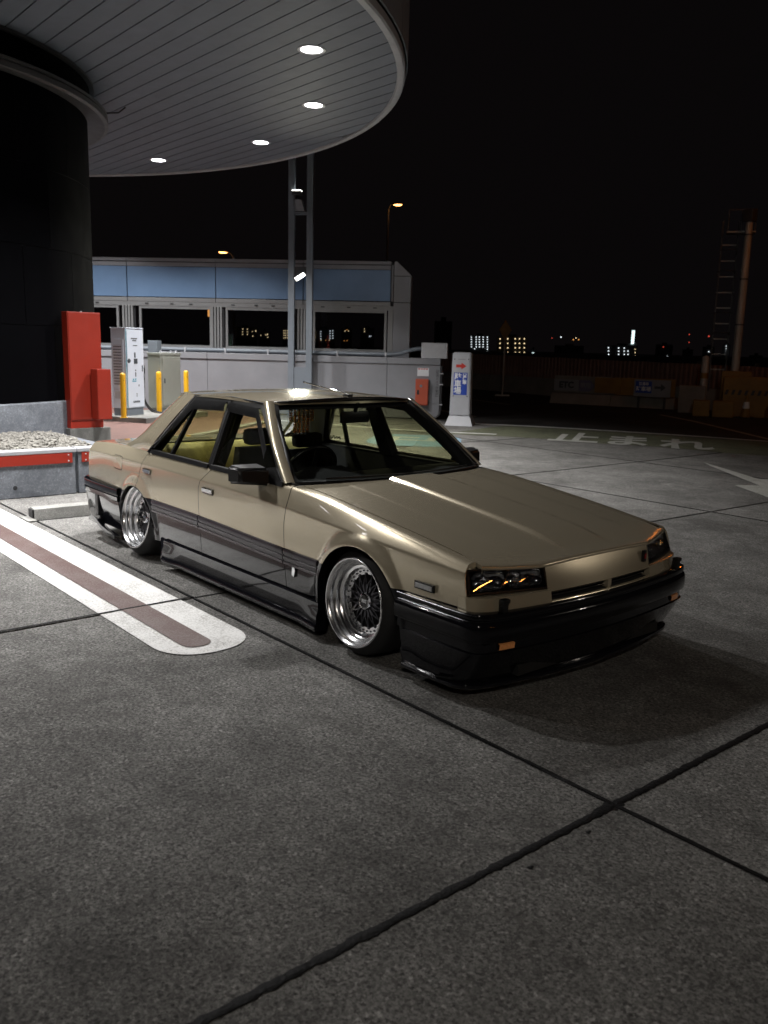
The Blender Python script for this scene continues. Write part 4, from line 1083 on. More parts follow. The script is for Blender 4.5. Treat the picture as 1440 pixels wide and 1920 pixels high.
# ================================================================== far city (about a kilometre off)
lamp_mesh = {}
def farlight(par, x, z, key, s):
    if (key, s) not in lamp_mesh:
        bm = bmesh.new(); bmesh.ops.create_icosphere(bm, subdivisions=1, radius=s * 0.62)
        o = MB().bm(bm).build('lit_lamp', MAT[key], par); lamp_mesh[(key, s)] = o.data
    else:
        o = bpy.data.objects.new('lit_lamp', lamp_mesh[(key, s)]); COL.objects.link(o); o.parent = par
    o.location = (x, 0.0, z)
C_, W_, O_, R_, S_ = 'far_cool', 'far_warm', 'far_orange', 'far_red', 'far_sign'
CITY = [  # name, label, x, y, heading, width, height, lamps (along facade, height, colour, size)
    ('apartment_block', 'far apartment block with a dense grid of cool white lights', -656.9, 679.5, 0.7684, 20.9, 16.7, [(-8.7, 14.8, C_, 0.85), (-8.6, 12.2, C_, 0.85), (-8.5, 9.7, C_, 0.85), (-8.4, 7.1, C_, 0.85), (-8.2, 4.5, C_, 0.85), (-3.6, 14.9, C_, 0.85), (-3.5, 12.4, C_, 0.85), (-3.4, 9.8, C_, 0.85), (-3.3, 7.2, C_, 0.85), (-3.1, 4.6, C_, 0.85), (-0.2, 15.0, C_, 0.85), (-0.1, 12.4, C_, 0.85), (0.0, 9.9, C_, 0.85), (0.2, 7.3, C_, 0.85), (0.3, 4.7, C_, 0.85), (3.8, 15.1, C_, 0.85), (3.9, 12.5, C_, 0.85), (4.0, 10.0, C_, 0.85), (4.1, 7.4, C_, 0.85), (4.2, 4.8, C_, 0.85), (8.3, 15.2, C_, 0.85), (8.4, 12.6, C_, 0.85), (8.5, 10.1, C_, 0.85), (8.6, 7.5, C_, 0.85), (8.8, 4.9, C_, 0.85), (8.9, 2.4, C_, 0.85), (8.2, -0.5, C_, 0.85), (-4.8, 2.6, C_, 0.8)]),
    ('apartment_block', 'far apartment block with four rows of warm white lights', -598.4, 665.6, 0.7325, 29.8, 15.6, [(-11.8, 13.0, W_, 1.0), (-11.6, 8.5, W_, 1.0), (-11.4, 4.1, W_, 1.0), (-4.1, 13.2, W_, 1.0), (-3.9, 8.7, W_, 1.0), (-3.6, 4.3, W_, 1.0), (-3.4, -0.3, W_, 1.0), (3.3, 13.4, W_, 1.0), (3.6, 8.9, W_, 1.0), (3.8, 4.5, W_, 1.0), (4.0, -0.1, W_, 1.0), (7.6, 13.5, W_, 1.0), (7.8, 9.0, W_, 1.0), (8.1, 4.6, W_, 1.0), (8.3, 0.0, W_, 1.0), (12.4, 13.6, W_, 1.0), (12.6, 9.1, W_, 1.0), (12.8, 4.7, W_, 1.0), (13.1, 0.2, W_, 1.0)]),
    ('apartment_block', 'far apartment block with columns of cool lights under the lit sign', -514.3, 732.6, 0.6129, 30.4, 9.2, [(-12.5, 6.8, C_, 0.9), (-12.3, 3.7, C_, 0.9), (-12.0, 0.3, C_, 0.9), (-11.8, -3.0, C_, 0.9), (-2.8, 6.8, C_, 0.9), (-2.6, 3.7, C_, 0.9), (-2.4, 0.6, C_, 0.9), (-2.1, -2.8, C_, 0.9), (2.5, 6.9, C_, 0.9), (2.7, 3.8, C_, 0.9), (3.0, 0.7, C_, 0.9), (3.2, -2.6, C_, 0.9), (6.3, 3.9, C_, 0.9), (6.5, 0.8, C_, 0.9), (6.8, -2.5, C_, 0.9), (13.0, 5.9, W_, 0.7), (13.2, 2.8, W_, 0.7), (13.4, -0.3, W_, 0.7)]),
    ('sign_building', 'dark far building topped by a tall lit white sign', -509.0, 742.5, 0.6018, 8.1, 11.5, []),
    ('apartment_block', 'dark far building with a few orange roof lights', -616.9, 780.8, 0.6691, 31.8, 8.7, [(-9.5, 17.7, C_, 1.1), (4.0, 15.2, O_, 1.0), (6.7, 17.1, W_, 1.0), (9.7, 15.4, O_, 1.0), (-9.4, -2.3, C_, 1.2), (-19.3, 16.4, R_, 0.8)]),
    ('apartment_block', 'low far building with one blurred pale lamp', -517.1, 604.1, 0.7083, 6.1, 3.0, [(-0.2, -0.3, S_, 1.6), (0.8, -0.5, S_, 1.3)]),
    ('apartment_block', 'dark far building with two small white lights and a red beacon', -535.0, 839.2, 0.5685, 17.6, 12.2, [(-0.9, 9.6, R_, 0.9), (3.8, -0.2, C_, 0.8), (1.8, -3.1, C_, 0.8)]),
    ('mast_building', 'dark far mast building with two red beacons', -514.3, 852.1, 0.5441, 10.8, 7.7, [(0.0, 23.3, R_, 0.9), (0.5, 15.0, R_, 0.9)]),
    ('apartment_block', 'dark far building with a red beacon above white lights', -496.5, 862.6, 0.5234, 11.7, 10.9, [(-0.9, 21.8, R_, 1.3), (0.5, 5.7, C_, 0.9), (-6.4, -7.7, C_, 0.9)]),
    ('apartment_block', 'slim far building with a column of four white lights', -432.8, 783.8, 0.5059, 7.1, 12.4, [(-0.1, 10.9, C_, 0.8), (0.1, 8.4, C_, 0.8), (0.4, 5.9, C_, 0.8), (0.6, 3.6, C_, 0.8)]),
    ('apartment_block', 'low far building with two lights at the right picture edge', -409.2, 796.4, 0.4761, 11.6, 3.0, [(-0.2, -3.4, C_, 0.9), (-0.3, -7.3, C_, 0.7)]),
    ('dark_tower', 'black unlit tower right of the glazed screen', -300.7, 286.2, 0.8097, 8.3, 14.5, []),
    ('apartment_block', 'far low block with warm lights seen through the middle window', -769.1, 458.3, 1.032, 24.3, 18.4, [(-10.3, 16.2, W_, 0.8), (-10.3, 13.4, W_, 0.8), (-10.4, 10.5, W_, 0.8), (-2.1, 16.2, W_, 0.8), (-2.2, 13.6, W_, 0.8), (-2.2, 11.0, W_, 0.8), (2.6, 16.3, W_, 0.8), (2.6, 13.7, W_, 0.8), (2.6, 11.1, W_, 0.8), (7.4, 14.1, W_, 0.6), (10.8, 14.7, W_, 1.1), (7.9, 9.6, W_, 0.9)]),
    ('apartment_block', 'small far building with a few warm lights in the middle window', -758.9, 475.0, 1.0103, 10.6, 14.2, [(-3.7, 10.6, W_, 0.7), (1.1, 11.0, W_, 0.8), (2.9, 11.6, W_, 1.1), (3.2, 8.7, W_, 0.8)]),
    ('apartment_block', 'far block with close set rows of lights beside the mast', -745.3, 496.0, 0.9824, 13.9, 18.0, [(-5.6, 15.7, W_, 0.75), (-5.6, 13.4, W_, 0.75), (-5.6, 11.0, W_, 0.75), (-5.6, 8.6, W_, 0.75), (-4.0, 15.8, W_, 0.75), (-4.0, 13.4, W_, 0.75), (-4.0, 11.0, W_, 0.75), (-4.0, 8.7, W_, 0.75), (-2.1, 15.8, W_, 0.75), (-2.1, 13.5, W_, 0.75), (-2.1, 11.1, W_, 0.75), (-2.1, 8.7, W_, 0.75), (4.6, 15.7, W_, 0.75), (4.6, 13.4, W_, 0.75), (4.6, 10.7, W_, 0.75), (4.6, 8.6, W_, 0.75)]),
    ('apartment_block', 'far block with white light columns in the right window', -725.6, 524.2, 0.9442, 22.6, 18.9, [(-8.6, 14.5, W_, 0.8), (-8.6, 12.1, W_, 0.8), (-8.5, 9.7, W_, 0.8), (-9.9, 7.5, W_, 0.8), (-2.9, 15.9, C_, 0.75), (-2.9, 13.5, C_, 0.75), (-2.9, 11.2, C_, 0.75), (-2.9, 8.8, C_, 0.75), (-2.6, 7.2, W_, 0.8), (6.5, 16.7, C_, 0.8), (6.5, 14.3, C_, 0.8), (6.6, 11.9, C_, 0.8), (6.6, 9.5, C_, 0.8), (9.2, 16.8, C_, 0.8), (9.2, 14.4, C_, 0.8), (9.3, 12.0, C_, 0.8), (9.3, 9.6, C_, 0.8), (5.8, 7.7, W_, 0.8), (2.3, 7.3, O_, 0.6)]),
    ('apartment_block', 'far low building with two amber light clusters in the right window', -711.8, 542.9, 0.9184, 10.8, 19.5, [(-1.6, 17.1, W_, 0.8), (0.3, 18.2, O_, 0.8), (1.9, 17.2, W_, 0.8), (-2.2, 7.2, O_, 0.7), (0.7, 7.6, O_, 0.7)]),
    ('apartment_block', 'far low building with two single lights in the right window', -698.8, 559.5, 0.895, 14.1, 20.6, [(-3.0, 19.4, W_, 0.7), (-2.9, 17.1, W_, 0.9), (2.3, 12.4, C_, 0.9), (3.7, 12.7, C_, 0.7)]),
]
for nm, lb, x, y, rot, wd, top, lights in CITY:
    t = thing(nm, lb, 'building', (x, y, 0), rot, 'far city buildings')
    MB().box((-wd / 2, 0.6, 0), (wd / 2, 14, top)).build('wall', MAT['far_wall'], t)
    MB().box((-wd * 0.15, 4, top), (wd * 0.15, 9, top + 2.0)).build('roof_house', MAT['far_wall'], t)
    for q in lights:
        farlight(t, *q)
    if nm == 'sign_building':
        MB().box((-1.4, -1.5, 10.9), (1.4, 0.0, 24.1)).build('lit_sign', MAT['far_sign'], t)
# ================================================================== the car (x forward from front axle, y left, z up)
GOLD = carpaint('champagne gold paint', (0.68, 0.60, 0.44))
BLK = pm('gloss black paint', (0.006, 0.006, 0.008), 0.15, 0, 4, 0.2, coat=1.0, rvar=0.03, croughness=0.02, spec=0.1)
BLK.node_tree.nodes['Principled BSDF'].inputs['Coat IOR'].default_value = 1.32
BPL = pm('black plastic', (0.006, 0.006, 0.0065), 0.35, 0, 12, 0.2, bump=0.03, bscale=300)
MLD = pm('dark violet grey moulding', (0.035, 0.030, 0.038), 0.32, 0, 8, 0.2, coat=0.5)
CHR = pm('chrome', (0.82, 0.83, 0.85), 0.06, 1.0, 6, 0.04, rvar=0.03)
POL = pm('polished rim lip', (0.93, 0.94, 0.96), 0.22, 1.0, 8, 0.05, rvar=0.05, bump=0.015, bscale=70, coat=1.0)
POL.node_tree.nodes['Principled BSDF'].inputs['Coat IOR'].default_value = 2.2
GUN = pm('gunmetal spokes', (0.075, 0.075, 0.085), 0.32, 0.8, 8, 0.15)
TYR = pm('tyre rubber', (0.010, 0.010, 0.011), 0.7, 0, 20, 0.2, bump=0.05, bscale=150)
INT = pm('black interior cloth', (0.008, 0.008, 0.009), 0.85, 0, 60, 0.3, bump=0.1, bscale=400)
OLV = pm('olive gold velour seat', (0.33, 0.285, 0.085), 0.65, 0, 30, 0.3, bump=0.08, bscale=300)  # olive bench, its colour brightened to stand in for reflections in the side glass
LIN = pm('wheel well liner', (0.006, 0.006, 0.006), 0.9)
WSG = glassmat('windscreen glass', (0.80, 0.84, 0.82), 0.03)
SDG = glassmat('olive tinted side glass', (0.80, 0.79, 0.62), 0.05)
LNS = glassmat('headlamp lens', (0.88, 0.89, 0.90), 0.07)
AMB = pm('amber lens', (0.95, 0.40, 0.14), 0.25, 0, 80, 0.2, coat=1.0)
RED = pm('red lens', (0.25, 0.01, 0.01), 0.2, coat=1.0)
BEA, _n, _b = newmat('amber glass bead')
_t = N(_n, 'ShaderNodeBsdfTranslucent'); _g = N(_n, 'ShaderNodeBsdfGlossy', Roughness=0.08); _d = N(_n, 'ShaderNodeBsdfDiffuse'); _x = N(_n, 'ShaderNodeMixShader', Fac=0.25); _y = N(_n, 'ShaderNodeMixShader', Fac=0.2)
_q = N(_n, 'ShaderNodeTexNoise', Scale=60.0); _r = ramp(_n, [(0.3, (0.9, 0.40, 0.14)), (0.7, (1.0, 0.72, 0.42))])
_n.links.new(_q.outputs['Fac'], _r.inputs['Fac'])
for _k in (_t, _d): _n.links.new(_r.outputs['Color'], _k.inputs['Color'])
_n.links.new(_t.outputs[0], _x.inputs[1]); _n.links.new(_d.outputs[0], _x.inputs[2]); _n.links.new(_x.outputs[0], _y.inputs[1]); _n.links.new(_g.outputs[0], _y.inputs[2]); _n.links.new(_y.outputs[0], _n.nodes['Material Output'].inputs['Surface'])
# lamp reflector: chrome with fine vertical flutes that smear glints sideways
RFL, _n, _b = newmat('fluted lamp reflector')
_b.inputs['Metallic'].default_value = 1.0; _b.inputs['Roughness'].default_value = 0.07; _b.inputs['Base Color'].default_value = (0.75, 0.76, 0.78, 1)
_w = N(_n, 'ShaderNodeTexWave', Scale=55.0); _w.bands_direction = 'Y'
_n.links.new(coords(_n), _w.inputs['Vector'])
_p = N(_n, 'ShaderNodeBump', Strength=0.5, Distance=0.0004)
_n.links.new(_w.outputs['Fac'], _p.inputs['Height']); _n.links.new(_p.outputs[0], _b.inputs['Normal'])

car = thing('sedan_car', 'lowered gold and black four-door sedan with deep polished wheels', 'car')

XC = [-3.64, -3.3, -2.96, -2.5, -2.0, -1.2, -0.66, -0.5, 0.0, 0.42, 0.80]
def crest(x): return hs(x, XC, [0.725, 0.742, 0.757, 0.779, 0.786, 0.788, 0.787, 0.786, 0.783, 0.777, 0.764]), hs(x, XC, [0.757, 0.782, 0.793, 0.800, 0.798, 0.796, 0.796, 0.788, 0.735, 0.684, 0.630])
XK = [-3.64, -3.3, -2.6, -1.94, -0.9, 0.2, 0.80]
def charl(x): return hs(x, XK, [0.775, 0.806, 0.827, 0.832, 0.833, 0.825, 0.795]), hs(x, XK, [0.692, 0.706, 0.714, 0.711, 0.694, 0.637, 0.598])
XS = [-3.64, -2.9, -1.63, -0.64, -0.3, 0.33, 0.80]
def strp(x): return hs(x, XS, [0.785, 0.826, 0.833, 0.834, 0.833, 0.829, 0.805]), hs(x, XS, [0.478, 0.478, 0.474, 0.452, 0.447, 0.445, 0.446])

def fillet(a, b, c, r, n=5):
    a, b, c = map(np.array, (a, b, c))
    u = (a - b) / np.linalg.norm(a - b); v = (c - b) / np.linalg.norm(c - b)
    p, q = b + u * r, b + v * r
    return [tuple((1 - t)**2 * p + 2 * t * (1 - t) * b + t * t * q) for t in np.linspace(0, 1, n)]

def section(x, yT, dz=0.004):
    C_, K_, S_ = crest(x), charl(x), strp(x)
    T_ = (yT, C_[1] + dz); L_ = (S_[0] - 0.022, 0.185)
    pts = [T_, (T_[0] * 0.5 + C_[0] * 0.5, T_[1] * 0.5 + C_[1] * 0.5 + 0.001)]
    pts += fillet(T_, C_, K_, 0.016, 6)
    for t in (0.3, 0.5, 0.7):
        pts.append((C_[0] * (1 - t) + K_[0] * t + 0.001 * math.sin(math.pi * t), C_[1] * (1 - t) + K_[1] * t))
    pts += fillet(C_, K_, S_, 0.011, 6)
    iK = len(pts)
    for t in (0.22, 0.34, 0.46, 0.58, 0.70, 0.80, 0.90):
        pts.append((K_[0] * (1 - t) + S_[0] * t + 0.004 * math.sin(math.pi * t), K_[1] * (1 - t) + S_[1] * t))
    pts.append(S_)
    iS = len(pts) - 1
    for t in np.linspace(0, 1, 9)[1:]:
        pts.append((S_[0] * (1 - t) + L_[0] * t + 0.003 * math.sin(math.pi * t), S_[1] * (1 - t) + L_[1] * t))
    return np.array(pts), iS

ARF = (0.03, 0.255, 0.335); ARR = (-2.618, 0.235, 0.300)
def archz(x, A):
    d = x - A[0]
    return A[1] + math.sqrt(A[2]**2 - d * d) if abs(d) < A[2] else -1.0

def side_panel(name, side, x0, x1, ts, yT, arch=None, flare=0.0, mats=None, parent=None, top_rows=0):
    """x0/x1: functions of z giving the front and rear shut line"""
    ncol = len(ts); rows = None; P = None
    for c_, t in enumerate(ts):
        xm = x0(0.6) * (1 - t) + x1(0.6) * t
        sec, iS = section(xm, yT(xm) if callable(yT) else yT)
        if P is None:
            P = np.zeros((ncol, len(sec), 3))
        for r_, (y_, z_) in enumerate(sec):
            x_ = x0(z_) * (1 - t) + x1(z_) * t
            s2, _ = section(x_, yT(x_) if callable(yT) else yT)
            y_, z_ = s2[r_]
            if arch is not None:
                za = archz(x_, arch)
                if z_ < za:
                    z_ = za
                    y_ = np.interp(-z_, -s2[:, 1], s2[:, 0])
                d = math.hypot(x_ - arch[0], z_ - arch[1])
                if z_ > arch[1] - 0.1:
                    y_ += flare * (1 - sstep((d - arch[2] - 0.012) / 0.055))
            P[c_, r_] = (x_, y_ * side, z_)
    m = MB().grid(P, flip=(side > 0), mfun=lambda i, j: 0 if j < iS else 1)
    return m.build(name, mats or [GOLD, BLK], parent or car, smooth=28, weld=True)

def cols(x0, x1, A, n=10, na=40):
    """column parameters that crowd along a wheel arch"""
    xs = list(np.linspace(x0, x1, n * 2))
    if A:
        xs += [A[0] + A[2] * math.cos(a) for a in np.linspace(0.0, math.pi, na)] + [A[0] + (A[2] + 0.06) * math.cos(a) for a in np.linspace(0.0, math.pi, na)]
    lo, hi = min(x0, x1), max(x0, x1)
    xs = sorted({round(x, 4) for x in xs if lo <= x <= hi} | {x0, x1}, reverse=x0 > x1)
    return [(x - x0) / (x1 - x0) for x in xs]

def G(z): return 0.787 - 0.455 * (z - 0.797) + 0.02 * math.sin(math.pi * min(max((z - 0.797) / 0.43, 0), 1))

def spoly(side, pts, off, th, m=None, mi=0):
    """polygon on the greenhouse side plane, pushed outward by off, th thick"""
    m = m or MB()
    o = [(x, (G(z) + off) * side, z) for x, z in pts]; i = [(x, (G(z) + off - th) * side, z) for x, z in pts]
    n = len(pts)
    f = [tuple(range(n)), tuple(range(2 * n - 1, n - 1, -1))] + [(k, k + n, (k + 1) % n + n, (k + 1) % n) for k in range(n)]
    if side < 0: f = [q[::-1] for q in f]
    return m.add(o + i, f, mi)

def sstrip(side, path, w_, off, th, m=None):
    """flat strip of width w_ following a 2d path on the greenhouse side plane"""
    p = [np.array(q, float) for q in path]; L = []; Rr = []
    for k in range(len(p)):
        t0 = p[k] - p[k - 1] if k else p[1] - p[0]; t1 = p[k + 1] - p[k] if k < len(p) - 1 else t0
        t0 = t0 / np.linalg.norm(t0); t1 = t1 / np.linalg.norm(t1)
        n0 = np.array([-t0[1], t0[0]]); n1 = np.array([-t1[1], t1[0]]); nn = n0 + n1; nn /= max(nn @ n0, 0.3)
        L.append(p[k] + nn * w_ / 2); Rr.append(p[k] - nn * w_ / 2)
    m = m or MB()
    for k in range(len(p) - 1):
        spoly(side, [L[k], L[k + 1], Rr[k + 1], Rr[k]], off, th, m)
    return m

gF = lambda z: -0.640 + (0.012 * math.sin((z - 0.6) / 0.2 * math.pi) if 0.6 < z < 0.8 else 0.0)
gB = lambda z: -1.640 + 0.105 * sstep((z - 0.66) / 0.15)
gR = lambda z: -2.575 + 0.10 * sstep((z - 0.50) / 0.32)
gN = lambda z: 0.738 + 0.032 * min(max((0.632 - z) / 0.13, 0), 1)
gap = 0.0028
for side in (-1, 1):
    sn = 'right' if side < 0 else 'left'
    fe = side_panel('front_fender', side, gN, lambda z: gF(z) + gap, cols(0.755, -0.64, ARF), 0.722, ARF, 0.022)
    # arch lip folded inward
    P = []
    for a in np.linspace(-0.12, math.pi + 0.12, 60):
        x_ = ARF[0] + ARF[2] * math.cos(a); z_ = ARF[1] + ARF[2] * math.sin(a)
        sec, _ = section(x_, 0.72); y_ = np.interp(-z_, -sec[:, 1], sec[:, 0]) + 0.022
        P.append([(x_, y_ * side, z_), (x_, (y_ - 0.01) * side, z_ - 0.004), (x_, (y_ - 0.05) * side, z_ + 0.01)])
    MB().grid(P, flip=side > 0).build('arch_lip', BLK, fe, smooth=40)
    fd = side_panel('front_door', side, lambda z: gF(z) - gap, lambda z: gB(z) + gap, list(np.linspace(0, 1, 26)), 0.755)
    rd = side_panel('rear_door', side, lambda z: gB(z) - gap, lambda z: gR(z) + gap, cols(-1.64, -2.575, ARR, 10, 36), 0.755, ARR, 0.012)
    qp = side_panel('rear_quarter', side, lambda z: gR(z) - gap, lambda z: -3.615 + 0.03 * (z - 0.5), cols(-2.575, -3.615, ARR, 12, 36), lambda x: hs(x, [-3.64, -2.9, -2.45], [0.66, 0.70, 0.755]), ARR, 0.014)
    P = []
    for a in np.linspace(-0.15, math.pi + 0.1, 50):
        x_ = ARR[0] + ARR[2] * math.cos(a); z_ = ARR[1] + ARR[2] * math.sin(a)
        sec, _ = section(x_, 0.72); y_ = np.interp(-z_, -sec[:, 1], sec[:, 0]) + 0.013
        P.append([(x_, y_ * side, z_), (x_, (y_ + 0.004) * side, z_ - 0.004), (x_, (y_ - 0.004) * side, z_ - 0.007), (x_, (y_ - 0.04) * side, z_ + 0.004)])
    MB().grid(P, flip=side > 0).build('arch_lip', CHR if side < 0 else BLK, qp, smooth=50)
    # folded front flange of the fender beside the lamp
    P = []
    for z_ in np.linspace(0.634, 0.45, 8):
        x_ = gN(z_); s2, _ = section(x_, 0.722); y_ = np.interp(-z_, -s2[:, 1], s2[:, 0])
        P.append([(x_, y_ * side, z_), (x_ + 0.001, (y_ - 0.004) * side, z_), (x_ - 0.02, (y_ - 0.022) * side, z_)])
    MB().grid(P, flip=side < 0).build('fender_flange', GOLD, fe, smooth=60)
    s2, _ = section(0.737, 0.722)
    cap = [(0.7375, y_ * side, z_) for y_, z_ in s2 if z_ >= 0.611] + [(0.7375, 0.722 * side, 0.611)]
    MB().add(cap, [tuple(range(len(cap)))[::side]]).build('fender_nose_cap', GOLD, fe)
    # black side of the bumper closing the arch
    pg = [(ARF[0] + ARF[2] * math.cos(a), ARF[1] + ARF[2] * math.sin(a)) for a in np.linspace(0.58, -0.35, 10)] + [(0.36, 0.085), (0.46, 0.085), (0.46, 0.43)]
    MB().prism([(x, 0.800 * side, z) for x, z in pg], (0, 0.012 * side, 0)).build('arch_panel', BLK, fe)
    # side mouldings
    prof = [(-0.004, 0.002), (0.010, -0.002), (0.013, -0.008), (0.013, -0.030), (0.006, -0.034), (0.006, -0.039), (0.012, -0.043), (0.012, -0.062), (0.005, -0.066), (0.005, -0.070), (0.011, -0.074), (0.010, -0.086), (-0.004, -0.090)]
    for par, xa, xb in ((fe, -0.318, -0.636), (fd, -0.645, -1.634), (rd, -1.646, -2.325)):
        P = []
        for x_ in np.linspace(xa, xb, 24):
            s_ = strp(x_); P.append([(x_, (s_[0] - 0.001 + d) * side, s_[1] + h) for d, h in prof])
        m = MB().grid(P, flip=side > 0)
        n_ = len(prof)
        m.add(P[0], [tuple(range(n_))]); m.add(P[-1], [tuple(range(n_))[::-1]])
        m.build('side_moulding', MLD, par, smooth=30)
    # door handles
    for par, xa, xb, zz in ((fd, -1.585, -1.44, 0.652), (rd, -2.465, -2.335, 0.668)):
        yk = np.interp(-zz, -section((xa + xb) / 2, 0.75)[0][:, 1], section((xa + xb) / 2, 0.75)[0][:, 0])
        h = MB()
        a, b = sorted(((yk + 0.0015) * side, (yk - 0.02) * side))
        h.box((xa, a, zz - 0.021), (xb, b, zz + 0.021), bevel=0.004)
        hd = h.build('door_handle', BPL, par)
        a, b = sorted(((yk + 0.014) * side, (yk + 0.002) * side))
        MB().box((xa + 0.012, a, zz - 0.010), (xb - 0.004, b, zz + 0.019), bevel=0.004).build('handle_flap', CHR, hd)
    # ---- greenhouse side
    ga = [(-0.80, 0.803), (-1.235, 1.183), (-1.582, 1.199), (-1.545, 0.803)]
    gb = [(-1.615, 0.803), (-1.655, 1.199), (-2.035, 1.186), (-2.135, 0.806)]
    gc = [(-2.165, 0.807), (-2.065, 1.182), (-2.10, 1.17), (-2.415, 0.818)]
    spoly(side, ga, -0.016, 0.004).build('door_glass', SDG, fd)
    spoly(side, gb, -0.016, 0.004).build('door_glass', SDG, rd)
    spoly(side, gc, -0.016, 0.004).build('quarter_glass', SDG, rd)
    m = sstrip(side, [(-0.745, 0.808), (-1.225, 1.199), (-1.60, 1.215), (-1.562, 0.80)], 0.027, 0.0, 0.035); m.build('window_frame', BPL, fd)
    m = sstrip(side, [(-1.592, 0.80), (-1.637, 1.215), (-2.09, 1.20), (-2.44, 0.815)], 0.027, 0.0, 0.035); sstrip(side, [(-2.15, 0.80), (-2.05, 1.19)], 0.022, -0.002, 0.03, m); m.build('window_frame', BPL, rd)
    MB().tube([(x, (G(z) + 0.004) * side, z) for x, z in ((-2.455, 0.818), (-2.10, 1.218), (-1.62, 1.233), (-1.215, 1.217))], 0.006, 6).build('chrome_trim', CHR, rd, smooth=60)
    m = sstrip(side, [(-0.72, 0.800), (-1.56, 0.800)], 0.026, 0.010, 0.03); m.build('belt_seal', BPL, fd)
    m = sstrip(side, [(-1.59, 0.800), (-2.44, 0.807)], 0.026, 0.010, 0.03); m.build('belt_seal', BPL, rd)
    bl = spoly(side, [(-2.475, 0.796), (-2.425, 0.798), (-2.405, 0.835), (-2.43, 0.835)], 0.014, 0.02); bl.build('trim_end', CHR, rd)
    # smoked rain visors over the windows
    for par, pa in ((fd, [(-0.97, 0.96), (-1.235, 1.178), (-1.60, 1.195)]), (rd, [(-1.645, 1.195), (-2.06, 1.178), (-2.20, 1.02)])):
        P = []
        sgn = 1
        for k_, (x_, z_) in enumerate(pa):
            P.append([(x_, (G(z_) + 0.012) * side, z_ + 0.012), (x_, (G(z_) + 0.026) * side, z_ - 0.02), (x_, (G(z_) + 0.030) * side, z_ - 0.050)])
        MB().grid(P, flip=side > 0).build('window_visor', BPL, par, smooth=40)
    # A pillar, outer gold skin and dark inner trim
    P = []
    for t in np.linspace(0, 1, 9):
        x0_, z0_ = -0.70 - 0.515 * t, 0.802 + 0.420 * t
        P.append([(x0_ - 0.014, (G(z0_) + 0.003) * side, z0_ + 0.004), (x0_ + 0.004, (G(z0_) + 0.004) * side, z0_ + 0.008), (x0_ + 0.018, (G(z0_) - 0.004) * side, z0_ + 0.012), (x0_ + 0.028, (G(z0_) - 0.020) * side, z0_ + 0.014), (x0_ + 0.032, (G(z0_) - 0.040) * side, z0_ + 0.010)])
    MB().grid(P, flip=side > 0).build('a_pillar', GOLD, car, smooth=50)
    m = MB()
    for t0, t1 in zip(np.linspace(0, 1, 7)[:-1], np.linspace(0, 1, 7)[1:]):
        pa = []
        for t in (t0, t1):
            x0_, z0_ = -0.70 - 0.515 * t, 0.802 + 0.420 * t
            pa.append([(x0_ + 0.035, (G(z0_) - 0.070) * side, z0_ - 0.005), (x0_ - 0.06, (G(z0_) - 0.085) * side, z0_ - 0.03), (x0_ - 0.06, (G(z0_) - 0.030) * side, z0_ - 0.02), (x0_ + 0.02, (G(z0_) - 0.030) * side, z0_ + 0.0)])
        m.add(pa[0] + pa[1], [(0, 1, 5, 4), (1, 2, 6, 5), (2, 3, 7, 6), (3, 0, 4, 7)])
    m.build('pillar_trim', INT, car)
    # B pillar inner trim
    m = MB(); pa = [(-1.53, 0.78), (-1.545, 1.21), (-1.66, 1.21), (-1.67, 0.78)]
    spoly(side, pa, -0.036, 0.05, m); m.build('b_pillar_trim', INT, car)
    # C pillar skin blending the roof into the quarter
    P = []
    for t in np.linspace(0, 1, 13):
        # front edge follows the window, rear edge runs from roof to deck with a flowing foot
        zf = 0.802 + 0.425 * (1 - t) ; xf = -2.108 - 0.355 * t
        zr = 0.797 + 0.432 * (1 - t)**1.35; xr = -2.345 - 0.60 * t**0.92 - 0.05 * sstep((t - 0.75) / 0.25)
        row = []
        for s_ in np.linspace(0, 1, 8):
            z_ = zf * (1 - s_) + zr * s_; x_ = xf * (1 - s_) + xr * s_
            y_ = G(z_) + 0.002 + 0.012 * math.sin(math.pi * s_) - 0.035 * s_**3 - 0.028 * t * s_
            cy_, cz_ = crest(x_); bl_ = sstep((t - 0.60) / 0.40)
            y_ = y_ * (1 - bl_) + (cy_ - 0.004 - 0.02 * s_**4) * bl_
            if t == 1: z_ = cz_ - 0.004
            row.append((x_, y_ * side, z_))
        row.append((row[-1][0] - 0.002, row[-1][1] - 0.05 * side, row[-1][2] + 0.002))
        P.append(row)
    MB().grid(P, flip=side < 0).build('c_pillar', GOLD, car, smooth=40)
    m = MB(); spoly(side, [(-2.12, 1.20), (-2.40, 1.20), (-2.90, 0.80), (-2.42, 0.80)], -0.06, 0.012, m); m.build('c_pillar_trim', INT, car)

    # ---- wheels wells, door inner panels
    for A, xa, xb in ((ARF, -0.36, 0.42), (ARR, -2.96, -2.27)):
        m = MB(); ztop = A[1] + A[2] + 0.02; yi, yo = 0.50 * side, 0.80 * side
        m.add([(xa, yi, 0.1), (xb, yi, 0.1), (xb, yi, ztop), (xa, yi, ztop), (xa, yo, 0.1), (xb, yo, 0.1), (xb, yo, ztop), (xa, yo, ztop)], [(0, 1, 2, 3), (3, 2, 6, 7), (0, 3, 7, 4), (1, 5, 6, 2)])
        m.build('wheel_well', LIN, car)
    m = MB()
    m.add([(-0.60, 0.735 * side, 0.15), (-2.28, 0.735 * side, 0.15), (-2.28, 0.735 * side, 0.50), (-2.46, 0.735 * side, 0.62), (-2.50, 0.735 * side, 0.792), (-0.60, 0.735 * side, 0.792)], [(0, 1, 2, 3, 4, 5)])
